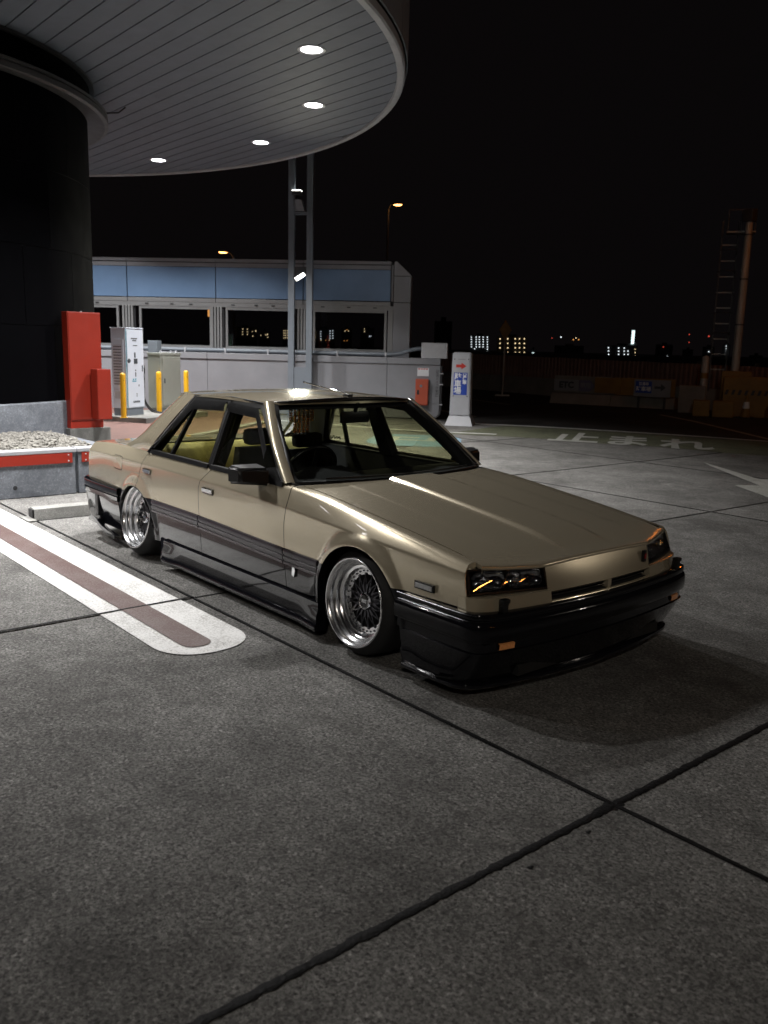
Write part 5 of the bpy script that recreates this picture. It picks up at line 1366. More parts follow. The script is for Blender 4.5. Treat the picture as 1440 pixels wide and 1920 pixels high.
    m.add([(-0.60, 0.735 * side, 0.792), (-2.50, 0.735 * side, 0.792), (-2.50, 0.772 * side, 0.797), (-0.60, 0.772 * side, 0.797)], [(0, 1, 2, 3)])
    m.build('door_trim', INT, car)
    # ---- side skirt
    prof = [(-0.03, 0.218), (0.010, 0.218), (0.016, 0.211), (0.016, 0.175), (0.015, 0.140), (0.014, 0.100), (0.024, 0.086), (0.026, 0.066), (0.018, 0.054), (-0.05, 0.050)]
    P = []
    for x_ in np.linspace(-0.305, -2.16, 40):
        kick = 0.02 * sstep((x_ + 0.55) / 0.25) + 0.02 * sstep((-1.95 - x_) / 0.2)
        P.append([(x_, (0.815 + d + kick * (0.3 if h > 0.15 else 1)) * side, h + (0.0 if h > 0.2 else 0.0)) for d, h in prof])
    m = MB().grid(P, flip=side > 0); n_ = len(prof)
    m.add(P[0], [tuple(range(n_))]); m.add(P[-1], [tuple(range(n_))[::-1]])
    sk = m.build('side_skirt', BLK, car, smooth=30)
    # rear spat running up behind the skirt into the arch
    P = [[(-2.15, 0.80 * side, 0.215), (-2.15, 0.832 * side, 0.20), (-2.16, 0.855 * side, 0.05)], [(-2.23, 0.80 * side, 0.235), (-2.22, 0.828 * side, 0.215), (-2.19, 0.846 * side, 0.055)]]
    MB().grid(P, flip=side > 0).build('skirt_end', BLK, sk, smooth=60)
    # ---- headlamp
    OT, IT, OB, IB = np.array((0.738, 0.779, 0.614)), np.array((0.868, 0.410, 0.617)), np.array((0.775, 0.798, 0.506)), np.array((0.895, 0.397, 0.504))
    hl = thing  # keep name lookup simple
    def HP(u, v, d=0.0):
        p = (OT * (1 - u) + IT * u) * (1 - v) + (OB * (1 - u) + IB * u) * v
        p = p + np.array((0.005, 0, 0)) * math.sin(math.pi * u)
        nrm = np.array((0.945, 0.30, 0.10))
        p = p + nrm * d
        return (p[0], p[1] * side, p[2])
    fr = MB(); nU = 14
    e = 0.022; ev = 0.075
    ring_o = [HP(u, 0) for u in np.linspace(0, 1, nU)] + [HP(1, v) for v in (0.33, 0.66, 1)] + [HP(u, 1) for u in np.linspace(1, 0, nU)[1:]] + [HP(0, v) for v in (0.66, 0.33)]
    def ins(u, v): return e + u * (1 - 2 * e), ev + v * (1 - 2 * ev)
    uv = [(u, 0) for u in np.linspace(0, 1, nU)] + [(1, v) for v in (0.33, 0.66, 1)] + [(u, 1) for u in np.linspace(1, 0, nU)[1:]] + [(0, v) for v in (0.66, 0.33)]
    r0 = [HP(u, v, -0.01) for u, v in uv]; r1 = [HP(u, v, 0.002) for u, v in uv]; r2 = [HP(*ins(u, v), 0.002) for u, v in uv]; r3 = [HP(*ins(u, v), -0.075) for u, v in uv]
    n_ = len(uv)
    P = np.array([r0 + [r0[0]], r1 + [r1[0]], r2 + [r2[0]], r3 + [r3[0]]])
    fr.grid(P, flip=side > 0)
    fr.add(r3, [tuple(range(n_))])
    hlo = fr.build('headlamp', BPL, car)
    MB().grid([[HP(*ins(u, v), -0.004 + 0.0012 * math.sin(math.pi * v)) for v in np.linspace(0, 1, 5)] for u in np.linspace(0, 1, nU)], flip=side < 0).build('lens', LNS, hlo, smooth=50)
    for uc, wr in ((0.26, 0.215), (0.73, 0.245)):
        P = []
        for rr, dd in ((1.0, -0.012), (0.93, -0.022), (0.75, -0.034), (0.45, -0.044), (0.12, -0.047)):
            ring = []
            for a in np.linspace(0, 2 * math.pi, 29):
                ca, sa = math.cos(a), math.sin(a)
                du = math.copysign(abs(ca)**0.55, ca) * wr * rr; dv = math.copysign(abs(sa)**0.55, sa) * 0.46 * rr
                ring.append(HP(*ins(uc + du, 0.5 + dv), dd))
            P.append(ring)
        rf = MB().grid(P, flip=side > 0).build('reflector', RFL, hlo, smooth=60)
        c0 = Vector(HP(*ins(uc, 0.5), -0.046)); c1 = Vector(HP(*ins(uc, 0.5), -0.022))
        MB().tube([c0, c1], [0.014, 0.010], 10).build('bulb', CHR, rf, smooth=60)
    # vertical flutes moulded into the lens
    fl_ = MB()
    for uu in np.linspace(0.54, 0.92, 14):
        fl_.tube([HP(*ins(uu, 0.12), -0.006), HP(*ins(uu, 0.88), -0.006)], 0.0016, 4)
    fl_.build('lens_flute', LNS, hlo)

# ---- hood with raised centre and fine creases
def hoodz(x, y):
    cy, cz = crest(x)
    ay = abs(y)
    z = cz + 0.004 + 0.016 * (1 - (ay / 0.72)**2)
    fade = 1 - sstep((x - 0.55) / 0.27)
    z += 0.015 * fade * (1 - sstep((ay - 0.155) / 0.035)) + 0.0014 * fade * (1 - sstep((ay - 0.47) / 0.03))
    z -= 0.026 * max(0.0, (x - 0.60) / 0.27)**2
    return z
def hx0(y): return -0.508 - 0.13 * (abs(y) / 0.72)**2.2
def hx1(y):
    ay = abs(y)
    return 0.868 if ay < 0.41 else 0.868 - 0.105 * ((ay - 0.41) / 0.31)**1.15
ysH = sorted(set(np.round(np.concatenate([np.linspace(-0.715, 0.715, 49), [s * v for s in (-1, 1) for v in (0.15, 0.16, 0.17, 0.18, 0.19, 0.465, 0.48, 0.49, 0.505)]]), 4)))
P = []
for y_ in ysH:
    row = []
    for t in np.linspace(0, 1, 44):
        x_ = hx0(y_) + (hx1(y_) - hx0(y_)) * t
        row.append((x_, y_, hoodz(x_, y_)))
    row.append((row[-1][0] + 0.004, y_, row[-1][2] - 0.0028)); row.append((row[-1][0] + 0.003, y_, row[-1][2] - 0.0045)); row.append((row[-1][0] + 0.001, y_, row[-1][2] - 0.006)); row.append((row[-1][0] - 0.003, y_, row[-1][2] - 0.006))
    P.append(row)
P = np.array(P)
edge = P[0].copy(); edge[:, 1] += 0.001; edge[:, 2] -= 0.02
edge2 = P[-1].copy(); edge2[:, 1] -= 0.001; edge2[:, 2] -= 0.02
P = np.concatenate([[edge], P, [edge2]])
hood = MB().grid(P, flip=True).build('hood', GOLD, car, smooth=38)
# ---- nose panel between the lamps
P = []
for y_ in np.linspace(-0.405, 0.405, 33):
    row = []
    for t in np.linspace(0, 1, 12):
        z_ = 0.628 - 0.140 * t
        xx = 0.871 + 0.046 * t - 0.11 * y_ * y_ * t + 0.002 * math.sin(math.pi * t)
        row.append((xx, y_, z_ - (0.012 if t == 0 else 0) * 0))
    row.append((row[-1][0] - 0.006, y_, row[-1][2] - 0.006)); row.append((row[-1][0] - 0.05, y_, row[-1][2] - 0.002))
    P.append(row)
zt = [hoodz(0.868, y_) for y_ in np.linspace(-0.405, 0.405, 33)]
for i in range(33):
    for k in range(12):
        P[i][k] = (P[i][k][0], P[i][k][1], P[i][k][2] + (zt[i] - 0.010 - 0.628) * (1 - k / 11))
MB().grid(P, flip=True).build('nose_panel', GOLD, car, smooth=30)
def xfront(y):
    return hs(abs(y), [0, 0.25, 0.4, 0.6, 0.7, 0.765, 0.80, 0.815], [0.928, 0.920, 0.905, 0.874, 0.850, 0.822, 0.790, 0.770])
def sweepY(ylist, prof, name, mat, parent, smooth=35, flip=True, caps=True):
    P = [[(xfront(y_) + d, y_, h) for d, h in prof] for y_ in ylist]
    m = MB().grid(P, flip=flip); n_ = len(prof)
    if caps:
        m.add(P[0], [tuple(range(n_))]); m.add(P[-1], [tuple(range(n_))[::-1]])
    return m.build(name, mat, parent, smooth=smooth)
lowp = sweepY(np.linspace(-0.384, 0.404, 32), [(-0.014, 0.440), (-0.010, 0.446), (0.0, 0.442), (0.008, 0.425), (0.012, 0.405), (-0.03, 0.400)], 'grille_panel', GOLD, car)
for s_ in (-1, 1):
    ys_ = np.linspace(0.386 if s_ < 0 else 0.406, 0.812, 26) * s_
    sweepY(ys_, [(-0.05, 0.499), (-0.012, 0.500), (-0.004, 0.496), (0.0, 0.470), (0.006, 0.440), (0.010, 0.410), (-0.05, 0.405)], 'lamp_lower_panel', GOLD, lowp, flip=(s_ < 0))
for (ya, yb) in ((-0.383, 0.028), (0.058, 0.403)):
    P = [[(xfront(y_) - d, y_, h) for d, h in ((0.012, 0.4435), (0.10, 0.4435), (0.10, 0.489), (0.045, 0.489))] for y_ in np.linspace(ya, yb, 12)]
    sl = MB().grid(P, flip=True).build('grille_slot', LIN, lowp)
    gsl = MB()
    for zz in (0.458, 0.472):
        gsl.tube([(xfront(y_) - 0.035, y_, zz) for y_ in np.linspace(ya, yb, 12)], 0.0035, 5)
    gsl.build('grille_bar', BPL, sl, smooth=60)
MB().box((0.84, 0.029, 0.444), (0.921, 0.057, 0.489), bevel=0.006).build('grille_divider', GOLD, lowp, smooth=40)
em = MB().box((0.893, 0.335, 0.528), (0.908, 0.362, 0.588), bevel=0.004).build('nose_emblem', BPL, car)
MB().box((0.9085, 0.342, 0.545), (0.911, 0.356, 0.572)).build('emblem_inset', RED, em)

# ---- bumper, valance and splitter swept round the front
FP = [(0.338, 0.841), (0.45, 0.842), (0.60, 0.841), (0.74, 0.838), (0.815, 0.832), (0.850, 0.818), (0.876, 0.785), (0.890, 0.74), (0.902, 0.69), (0.926, 0.52), (0.945, 0.30), (0.955, 0.12), (0.957, 0.0)]
def dense(path, n):
    q = np.array(path); s_ = np.r_[0, np.cumsum(np.linalg.norm(np.diff(q, axis=0), axis=1))]
    return [(hs(t, s_, q[:, 0]), hs(t, s_, q[:, 1])) for t in np.linspace(0, s_[-1], n)]
def loop_front(path, n=70):
    h = dense(path, n)
    right = [(x, -y) for x, y in h]; left = [(x, y) for x, y in h[::-1][1:]]
    return right + left
def sweep_path(path, prof, name, mat, parent, flip=False, smooth=35, caps=True):
    p = [np.array(q) for q in path]; P = []
    for k in range(len(p)):
        t = p[min(k + 1, len(p) - 1)] - p[max(k - 1, 0)]; t /= np.linalg.norm(t); nn = np.array([t[1], -t[0]])
        P.append([(*(p[k] + nn * d), h) for d, h in prof])
    m = MB().grid(P, flip=flip); n_ = len(prof)
    if caps:
        m.add(P[0], [tuple(range(n_))]); m.add(P[-1], [tuple(range(n_))[::-1]])
    return m.build(name, mat, parent, smooth=smooth)
LP = loop_front(FP)
bump = sweep_path(LP, [(-0.10, 0.436), (-0.012, 0.440), (-0.003, 0.436), (0.0, 0.430), (0.0, 0.414), (-0.006, 0.408), (-0.006, 0.404), (0.004, 0.398), (0.010, 0.385), (0.012, 0.345), (0.008, 0.318), (0.0, 0.308), (-0.012, 0.306), (-0.012, 0.262), (-0.09, 0.255)], 'front_bumper', BLK, car, flip=True)
lipP = [(0.38, 0.822), (0.54, 0.824), (0.66, 0.821), (0.73, 0.812), (0.768, 0.790), (0.795, 0.75), (0.822, 0.66), (0.850, 0.50), (0.876, 0.30), (0.890, 0.12), (0.894, 0.0)]
def two(path, k):
    h = dense(path[:k + 1], 30) + dense(path[k:], 40)[1:]
    return [(x, -y) for x, y in h] + [(x, y) for x, y in h[::-1][1:]]
tp_, bt_ = two([(0.372, 0.836)] + FP[1:], 5), two(lipP, 4)
P = []
for (xa_, ya_), (xb_, yb_) in zip(tp_, bt_):
    row = [(xa_ - 0.02 * (1 if xa_ > 0.84 else 0), ya_ * 0.985, 0.262)]
    for t_, zz in ((0.0, 0.258), (0.05, 0.250), (0.27, 0.215), (0.52, 0.175), (0.78, 0.134), (1.0, 0.098)):
        row.append((xa_ * (1 - t_) + xb_ * t_ - 0.004, ya_ * (1 - t_) + yb_ * t_, zz))
    P.append(row)
m = MB().grid(P, flip=True); m.add(P[0], [tuple(range(7))]); m.add(P[-1], [tuple(range(7))[::-1]])
val = m.build('front_valance', BLK, car, smooth=35)
spl = sweep_path(loop_front(lipP, 60), [(-0.10, 0.104), (-0.02, 0.098), (0.002, 0.092), (0.014, 0.084), (0.016, 0.072), (0.006, 0.064), (-0.12, 0.063)], 'front_splitter', BLK, car, flip=True)
for s_ in (-1, 1):   # upturned winglets at the splitter corners
    P = [[(0.62, 0.832 * s_, 0.085), (0.62, 0.842 * s_, 0.098)], [(0.71, 0.818 * s_, 0.085), (0.714, 0.830 * s_, 0.118)], [(0.775, 0.770 * s_, 0.085), (0.784, 0.780 * s_, 0.132)], [(0.815, 0.685 * s_, 0.085), (0.823, 0.69 * s_, 0.104)]]
    MB().grid(P, flip=s_ > 0).build('winglet', BLK, spl, smooth=60)
    # thin bright lines standing in for reflections on the bumper's glossy edges
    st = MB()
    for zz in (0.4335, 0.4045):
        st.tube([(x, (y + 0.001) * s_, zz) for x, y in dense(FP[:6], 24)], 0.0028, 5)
    st.build('edge_highlight', pm('satin edge highlight', (0.16, 0.16, 0.17), 0.25, 1.0) if s_ < 0 else bpy.data.materials['satin edge highlight'], bump, smooth=60)
    # headlamp washer
    wsx = MB().box((0.868, 0.685 * s_ - 0.016, 0.438), (0.90, 0.685 * s_ + 0.016, 0.485), bevel=0.005); wsx.box((0.872, 0.685 * s_ - 0.022, 0.480), (0.905, 0.685 * s_ + 0.022, 0.500), bevel=0.006)
    wsx.build('lamp_washer', BPL, bump, smooth=40)
    # amber indicator set in the lower bumper
    P = []
    for yv in np.linspace(0.628, 0.712, 7):
        xx = np.interp(yv, [q[1] for q in FP[::-1]], [q[0] for q in FP[::-1]])
        P.append([(xx - 0.010, yv * s_, 0.298), (xx + 0.0005, yv * s_, 0.296), (xx - 0.0015 - 0.0, (yv + 0.0) * s_, 0.270), (xx - 0.012, yv * s_, 0.268)])
    MB().grid(P, flip=s_ < 0).build('indicator', AMB, bump, smooth=40)
    # side marker on the fender
    z0_, z1_ = 0.481, 0.512
    yk = 0.832
    a, b = sorted((0.822 * s_, 0.8345 * s_))
    mk = MB().box((0.455, a, z0_ - 0.004), (0.588, b, z1_ + 0.002), bevel=0.004).build('side_marker', BPL, car)
    a, b = sorted((0.8348 * s_, 0.838 * s_))
    MB().box((0.466, a, z0_ + 0.003), (0.578, b, z1_ - 0.005), bevel=0.002).build('marker_lens', pm('clear marker lens', (0.45, 0.46, 0.47), 0.2, 0, 90, 0.4, coat=1.0) if s_ < 0 else bpy.data.materials['clear marker lens'], mk)
# fender script badge behind the front wheel
a = -0.838
bg_ = MB().prism([(-0.558, a, 0.315), (-0.538, a, 0.305), (-0.528, a, 0.345), (-0.533, a, 0.362), (-0.556, a, 0.365)], (0, 0.012, 0)); bg_.build('fender_badge', CHR, car)

# ---- roof
def roof_edge(x): return hs(x, [-2.36, -2.1, -1.7, -1.21], [0.590, 0.600, 0.602, 0.592]), hs(x, [-2.36, -2.1, -1.7, -1.21], [1.219, 1.228, 1.234, 1.222])
P = []
for u in np.linspace(-1, 1, 41):
    row = []
    xf = -1.215 + 0.155 * (1 - abs(u)**2.2); xr = -2.335 - 0.05 * (1 - abs(u)**2)
    for t in np.linspace(0, 1, 24):
        x_ = xf * (1 - t) + xr * t
        ey, ez = roof_edge(x_)
        crown = (1 - abs(u)**2.6) * (0.034 - 0.010 * (2 * t - 1)**2 - 0.014 * sstep((0.18 - t) / 0.18))
        row.append((x_, u * (ey + 0.003), ez + crown))
    row = [(row[0][0] + 0.004, row[0][1], row[0][2] - 0.014)] + row
    P.append(row)
P = np.array(P)
e1 = P[0].copy(); e1[:, 1] += 0.012 * 0 ; e1[:, 2] -= 0.016; e2 = P[-1].copy(); e2[:, 2] -= 0.016
P = np.concatenate([[e1], P, [e2]])
roof = MB().grid(P, flip=False).build('roof', GOLD, car, smooth=32)
Pi = P.copy(); Pi[:, :, 2] -= 0.032; Pi[:, :, 1] *= 0.965; Pi[:, :, 0] = -1.75 + (Pi[:, :, 0] + 1.75) * 0.985
MB().grid(Pi, flip=True).build('headliner', INT, car, smooth=40)
# ---- windscreen and gasket
def ws_pt(u, t):
    bx_, bz_ = -0.525 - 0.165 * abs(u)**2.2, 0.806 - 0.004 * u * u
    tx_, tz_ = -1.062 - 0.148 * abs(u)**2.2, 1.246 - 0.030 * u * u
    by_, ty_ = 0.744, 0.560
    return np.array((bx_ * (1 - t) + tx_ * t + 0.020 * math.sin(math.pi * t), u * (by_ * (1 - t) + ty_ * t), bz_ * (1 - t) + tz_ * t + 0.012 * math.sin(math.pi * t)))
MB().grid([[ws_pt(u, t) for t in np.linspace(0, 1, 12)] for u in np.linspace(-1, 1, 33)], flip=True).build('windscreen', WSG, car, smooth=50)
gk = [ws_pt(u, 0) for u in np.linspace(-1, 1, 25)] + [ws_pt(1, t) for t in np.linspace(0, 1, 8)[1:-1]] + [ws_pt(u, 1) for u in np.linspace(1, -1, 25)] + [ws_pt(-1, t) for t in np.linspace(1, 0, 8)[1:-1]]
MB().tube(gk, 0.014, 7, closed=True).build('windscreen_gasket', BPL, car, smooth=60)
# cowl panel between hood and glass
P = [[(hx0(y_) + 0.03, y_, hoodz(hx0(y_), y_) - 0.016), (hx0(y_) - 0.02, y_, 0.790 - 0.0), (hx0(y_) - 0.10, y_, 0.795)] for y_ in np.linspace(-0.74, 0.74, 31)]
MB().grid(P, flip=True).build('cowl', BPL, car, smooth=40)
for (ya, yb) in ((-0.55, 0.02), (0.02, 0.56)):
    wp = MB().tube([Vector(ws_pt(u, 0.03)) + Vector((0.012, 0, 0.012)) for u in np.linspace(ya, yb, 12) / 0.72], 0.006, 6)
    wp.build('wiper', BPL, car, smooth=60)
# ---- rear glass, deck and rear panel
def rg_pt(u, t): return np.array((-2.385 * (1 - t) - 2.93 * t + 0.05 * abs(u)**2 * (1 - 0.4 * t), u * (0.53 * (1 - t) + 0.62 * t), 1.228 * (1 - t) + 0.80 * t - 0.02 * u * u * (1 - t)))
MB().grid([[rg_pt(u, t) for t in np.linspace(0, 1, 6)] for u in np.linspace(-1, 1, 17)]).build('rear_glass', WSG, car, smooth=50)
gk = [rg_pt(u, 0) for u in np.linspace(-1, 1, 15)] + [rg_pt(1, t) for t in (0.25, 0.5, 0.75)] + [rg_pt(u, 1) for u in np.linspace(1, -1, 15)] + [rg_pt(-1, t) for t in (0.75, 0.5, 0.25)]
MB().tube(gk, 0.014, 6, closed=True).build('rear_gasket', BPL, car, smooth=60)
P = []
for u in np.linspace(-1, 1, 21):
    row = []
    for x_ in np.linspace(-2.90, -3.60, 12):
        wy = hs(x_, [-3.64, -2.9, -2.45], [0.658, 0.698, 0.75])
        row.append((x_, u * wy, crest(x_)[1] + 0.004 + 0.012 * (1 - u * u)))
    row.append((-3.618, u * 0.657, 0.735)); row.append((-3.628, u * 0.657, 0.60)); row.append((-3.635, u * 0.657, 0.47))
    P.append(row)
MB().grid(P).build('boot_lid', GOLD, car, smooth=35)
P = [[(-3.60, s * 0.66, z), (-3.61, s * 0.785 * (1 if z < 0.7 else 0.95), z)] for s in (1,) for z in (0.755, 0.70, 0.60, 0.478)]
for s_ in (-1, 1):
    m = MB().add([(-3.612, 0.655 * s_, 0.76), (-3.598, 0.725 * s_, 0.757), (-3.598, 0.775 * s_, 0.695), (-3.6, 0.786 * s_, 0.478), (-3.63, 0.655 * s_, 0.478)], [(0, 1, 2, 3, 4)])
    m.build('rear_corner', GOLD, car)
    a, b = sorted((0.30 * s_, 0.74 * s_))
    MB().box((-3.648, a, 0.56), (-3.628, b, 0.69), bevel=0.01).build('tail_lamp', RED, car)
RPt = [(-2.915, 0.838), (-3.1, 0.840), (-3.3, 0.838), (-3.5, 0.832), (-3.61, 0.820), (-3.675, 0.785), (-3.71, 0.70), (-3.735, 0.4), (-3.74, 0.0)]
rh = dense(RPt, 50); rloop = [(x, y) for x, y in rh] + [(x, -y) for x, y in rh[::-1][1:]]
rb = sweep_path(rloop, [(-0.09, 0.474), (-0.004, 0.476), (0.008, 0.470), (0.012, 0.455), (0.012, 0.425), (0.004, 0.418), (0.004, 0.412), (0.012, 0.405), (0.010, 0.375), (0.0, 0.365), (-0.006, 0.30), (-0.02, 0.20), (-0.04, 0.135), (-0.12, 0.125)], 'rear_bumper', BLK, car, flip=True)
for s_ in (-1, 1):
    a, b = sorted((0.80 * s_, 0.845 * s_))
    MB().box((-3.36, a, 0.20), (-3.30, b, 0.40), bevel=0.006).build('bumper_vent', BPL, rb)
    # rear valance fin
    P = [[(-3.44, 0.80 * s_, 0.135), (-3.42, 0.875 * s_, 0.185)], [(-3.33, 0.80 * s_, 0.15), (-3.31, 0.882 * s_, 0.205)], [(-3.20, 0.80 * s_, 0.11), (-3.18, 0.872 * s_, 0.145)], [(-2.98, 0.80 * s_, 0.085), (-2.96, 0.86 * s_, 0.10)]]
    m = MB().grid(P, flip=s_ > 0); Pb = (np.array(P) - np.array((0, 0, 0.03))).tolist(); m.grid(Pb, flip=s_ < 0)
    m.grid([[p[1] for p in P], [p[1] for p in Pb]], flip=s_ > 0)
    m.build('rear_fin', BLK, rb, smooth=60)
    P = [[(-2.93, 0.56 * s_, 0.30), (-2.93, 0.80 * s_, 0.30)], [(-2.95, 0.58 * s_, 0.05), (-2.95, 0.80 * s_, 0.06)]]
    MB().grid(P).build('mud_flap', BPL, car)
# fuel filler door outline on the right rear quarter
def qy(x, z):
    s_ = section(x, 0.75)[0]; return np.interp(-z, -s_[:, 1], s_[:, 0])
fx_ = [(-2.995, 0.722), (-2.862, 0.722), (-2.852, 0.712), (-2.852, 0.632), (-2.862, 0.622), (-2.995, 0.622), (-3.005, 0.632), (-3.005, 0.712)]
MB().tube([(x, -(qy(x, z) + 0.0002), z) for x, z in fx_], 0.0022, 5, closed=True).build('fuel_door_gap', LIN, car)
MB().add([(x, -(qy(x, z) + 0.002), z) for x, z in [(x * 0.997 - 0.00875, 0.672 + (z - 0.672) * 0.92) for x, z in fx_]], [tuple(range(8))]).build('fuel_door', GOLD, car)

# ---- underbody, cabin
m = MB().box((-3.55, -0.56, 0.11), (0.88, 0.56, 0.16)); m.box((-2.26, -0.79, 0.11), (-0.37, 0.79, 0.158)); m.build('floor_pan', LIN, car)
MB().box((-0.42, -0.49, 0.162), (0.80, 0.49, 0.55)).build('engine_bay', LIN, car); MB().box((-3.52, -0.49, 0.17), (-2.62, 0.49, 0.70)).build('boot_well', LIN, car)
MB().box((-0.30, -0.70, 0.575), (0.70, 0.70, 0.60)).build('engine_cover', LIN, car)
m = MB()
P = [[(-0.56, y_, 0.79), (-0.72, y_, 0.805 + 0.0), (-0.90, y_, 0.808 + 0.045 * sstep((0.22 - abs(y_ + 0.37)) / 0.1)), (-1.0, y_, 0.79 + 0.03 * sstep((0.22 - abs(y_ + 0.37)) / 0.1)), (-1.02, y_, 0.55), (-0.9, y_, 0.45)] for y_ in np.linspace(-0.735, 0.735, 43)]
MB().grid(P).build('dashboard', INT, car, smooth=35)
sw = Vector((-1.06, -0.37, 0.80)); Mt = Matrix.Translation(sw) @ Matrix.Rotation(R(-62), 4, 'Y')
st = MB().tube([Mt @ Vector((0.185 * math.cos(a), 0.185 * math.sin(a), 0)) for a in np.linspace(0, 2 * math.pi, 41)[:-1]], 0.014, 8, closed=True)
swo = st.build('steering_wheel', BPL, car, smooth=60)
sk2 = MB()
for a in (R(90), R(-30) , R(210)):
    sk2.bar(Mt @ Vector((0.0, 0, -0.03)), Mt @ Vector((0.178 * math.sin(a), 0.178 * math.cos(a), 0)), 0.03, 0.01)
sk2.lathe([(0, 0.0), (0.05, -0.005), (0.06, -0.03), (0.03, -0.20)], 20, M=Mt); sk2.build('wheel_spokes', BPL, swo)
def seat(yc, xb, mat, dz=0.0):
    t = MB()
    P = []
    prof = [(-0.02, 0.30), (0.0, 0.50), (-0.06, 0.70), (-0.13, 0.90), (-0.17, 0.97)]
    for yv, dp in ((-0.25, 0.05), (-0.22, 0.0), (-0.12, -0.03), (0.0, -0.035), (0.12, -0.03), (0.22, 0.0), (0.25, 0.05)):
        P.append([(xb + px - dp * 0.7 - 0.02, yc + yv * (1 - 0.25 * sstep((pz - 0.7) / 0.3)), pz) for px, pz in prof] + [(xb - 0.27, yc + yv * 0.75, 0.965), (xb - 0.24, yc + yv, 0.70), (xb - 0.15, yc + yv, 0.30)])
    P = [[(a, b, c + dz) for a, b, c in q] for q in P]
    t.grid(P, flip=True); t.add(P[0], [tuple(range(8))]); t.add(P[-1], [tuple(range(8))[::-1]])
    s_ = t.build('seat', mat, car, smooth=50)
    MB().box((xb - 0.30, yc - 0.12, 0.975 + dz), (xb - 0.20, yc + 0.12, 1.085 + dz), bevel=0.035).build('headrest', mat, s_, smooth=60)
    MB().box((xb - 0.06, yc - 0.25, 0.22), (xb + 0.46, yc + 0.25, 0.42), bevel=0.05).build('cushion', mat, s_, smooth=60)
seat(-0.37, -1.38, INT, -0.06); seat(0.37, -1.90, INT, -0.17)
bn = MB().box((-2.55, -0.68, 0.25), (-2.05, 0.68, 0.48), bevel=0.06)
bo = bn.build('rear_bench', OLV, car, smooth=60)
m = MB()
P = [[(-2.33 + 0.02 * math.cos(y_ * 12), y_, 0.46), (-2.36 + 0.03 * math.cos(y_ * 12), y_, 0.62), (-2.45 + 0.02 * math.cos(y_ * 12), y_, 0.80), (-2.52, y_, 0.845), (-2.60, y_, 0.81), (-2.92, y_, 0.79)] for y_ in np.linspace(-0.70, 0.70, 33)]
m.grid(P).build('bench_back', OLV, bo, smooth=60)
m = MB()
for s_ in (-1, 1):
    P = [[(x_, 0.732 * s_, 0.48), (x_, 0.70 * s_, 0.56 + 0.02 * math.sin(x_ * 5)), (x_, 0.715 * s_, 0.66), (x_, 0.733 * s_, 0.775)] for x_ in np.linspace(-1.05, -2.45, 16)]
    m.grid(P, flip=s_ < 0)
m.build('door_card', INT, car, smooth=60)
rv = MB().box((-1.10, -0.115, 1.09), (-1.075, 0.115, 1.165), bevel=0.012); rv.bar((-1.085, 0, 1.16), (-1.06, 0, 1.225), 0.018, 0.018); rv.build('rear_view_mirror', BPL, car, smooth=40)
# crystal bead ornament hung at the rear glass
bd = bpy.data.objects.new('bead_chandelier', None); COL.objects.link(bd); bd.location = (-2.15, 0.315, 1.10)
tag(bd, 'amber crystal bead ornament hanging inside the rear of the car cabin', 'ornament')
bme = None
for r_, (rad, n_, z0_, nb_) in enumerate(((0.105, 16, 0.0, 5), (0.065, 10, -0.05, 7))):
    rg_ = MB().tube([(rad * math.cos(a) * 0.35, rad * math.sin(a), z0_) for a in np.linspace(0, 2 * math.pi, 21)[:-1]], 0.003, 5, closed=True).build('bead_ring', CHR, bd)
    for k in range(n_):
        a = 2 * math.pi * k / n_; s_ = MB()
        for q in range(nb_):
            bm = bmesh.new(); bmesh.ops.create_icosphere(bm, subdivisions=1, radius=0.0085)
            s_.bm(bm, 0, Matrix.Translation((rad * math.cos(a) * 0.35, rad * math.sin(a), z0_ - 0.012 - q * 0.019)))
        s_.build('bead_string', BEA, rg_)
# antenna on the roof
an = MB().tube([(-1.165, 0.0, 1.262), (-1.19, 0.0, 1.275), (-1.66, 0.0, 1.325)], [0.010, 0.007, 0.005], 8)
ao = an.build('antenna', CHR, car, smooth=60)
MB().box((-1.19, -0.02, 1.250), (-1.13, 0.02, 1.272), bevel=0.008).build('antenna_base', BPL, ao)
MB().lathe([(0, 0.008), (0.007, 0.004), (0.007, -0.004), (0, -0.008)], 10, M=Matrix.Translation((-1.663, 0, 1.3255))).build('antenna_tip', BPL, ao, smooth=60)
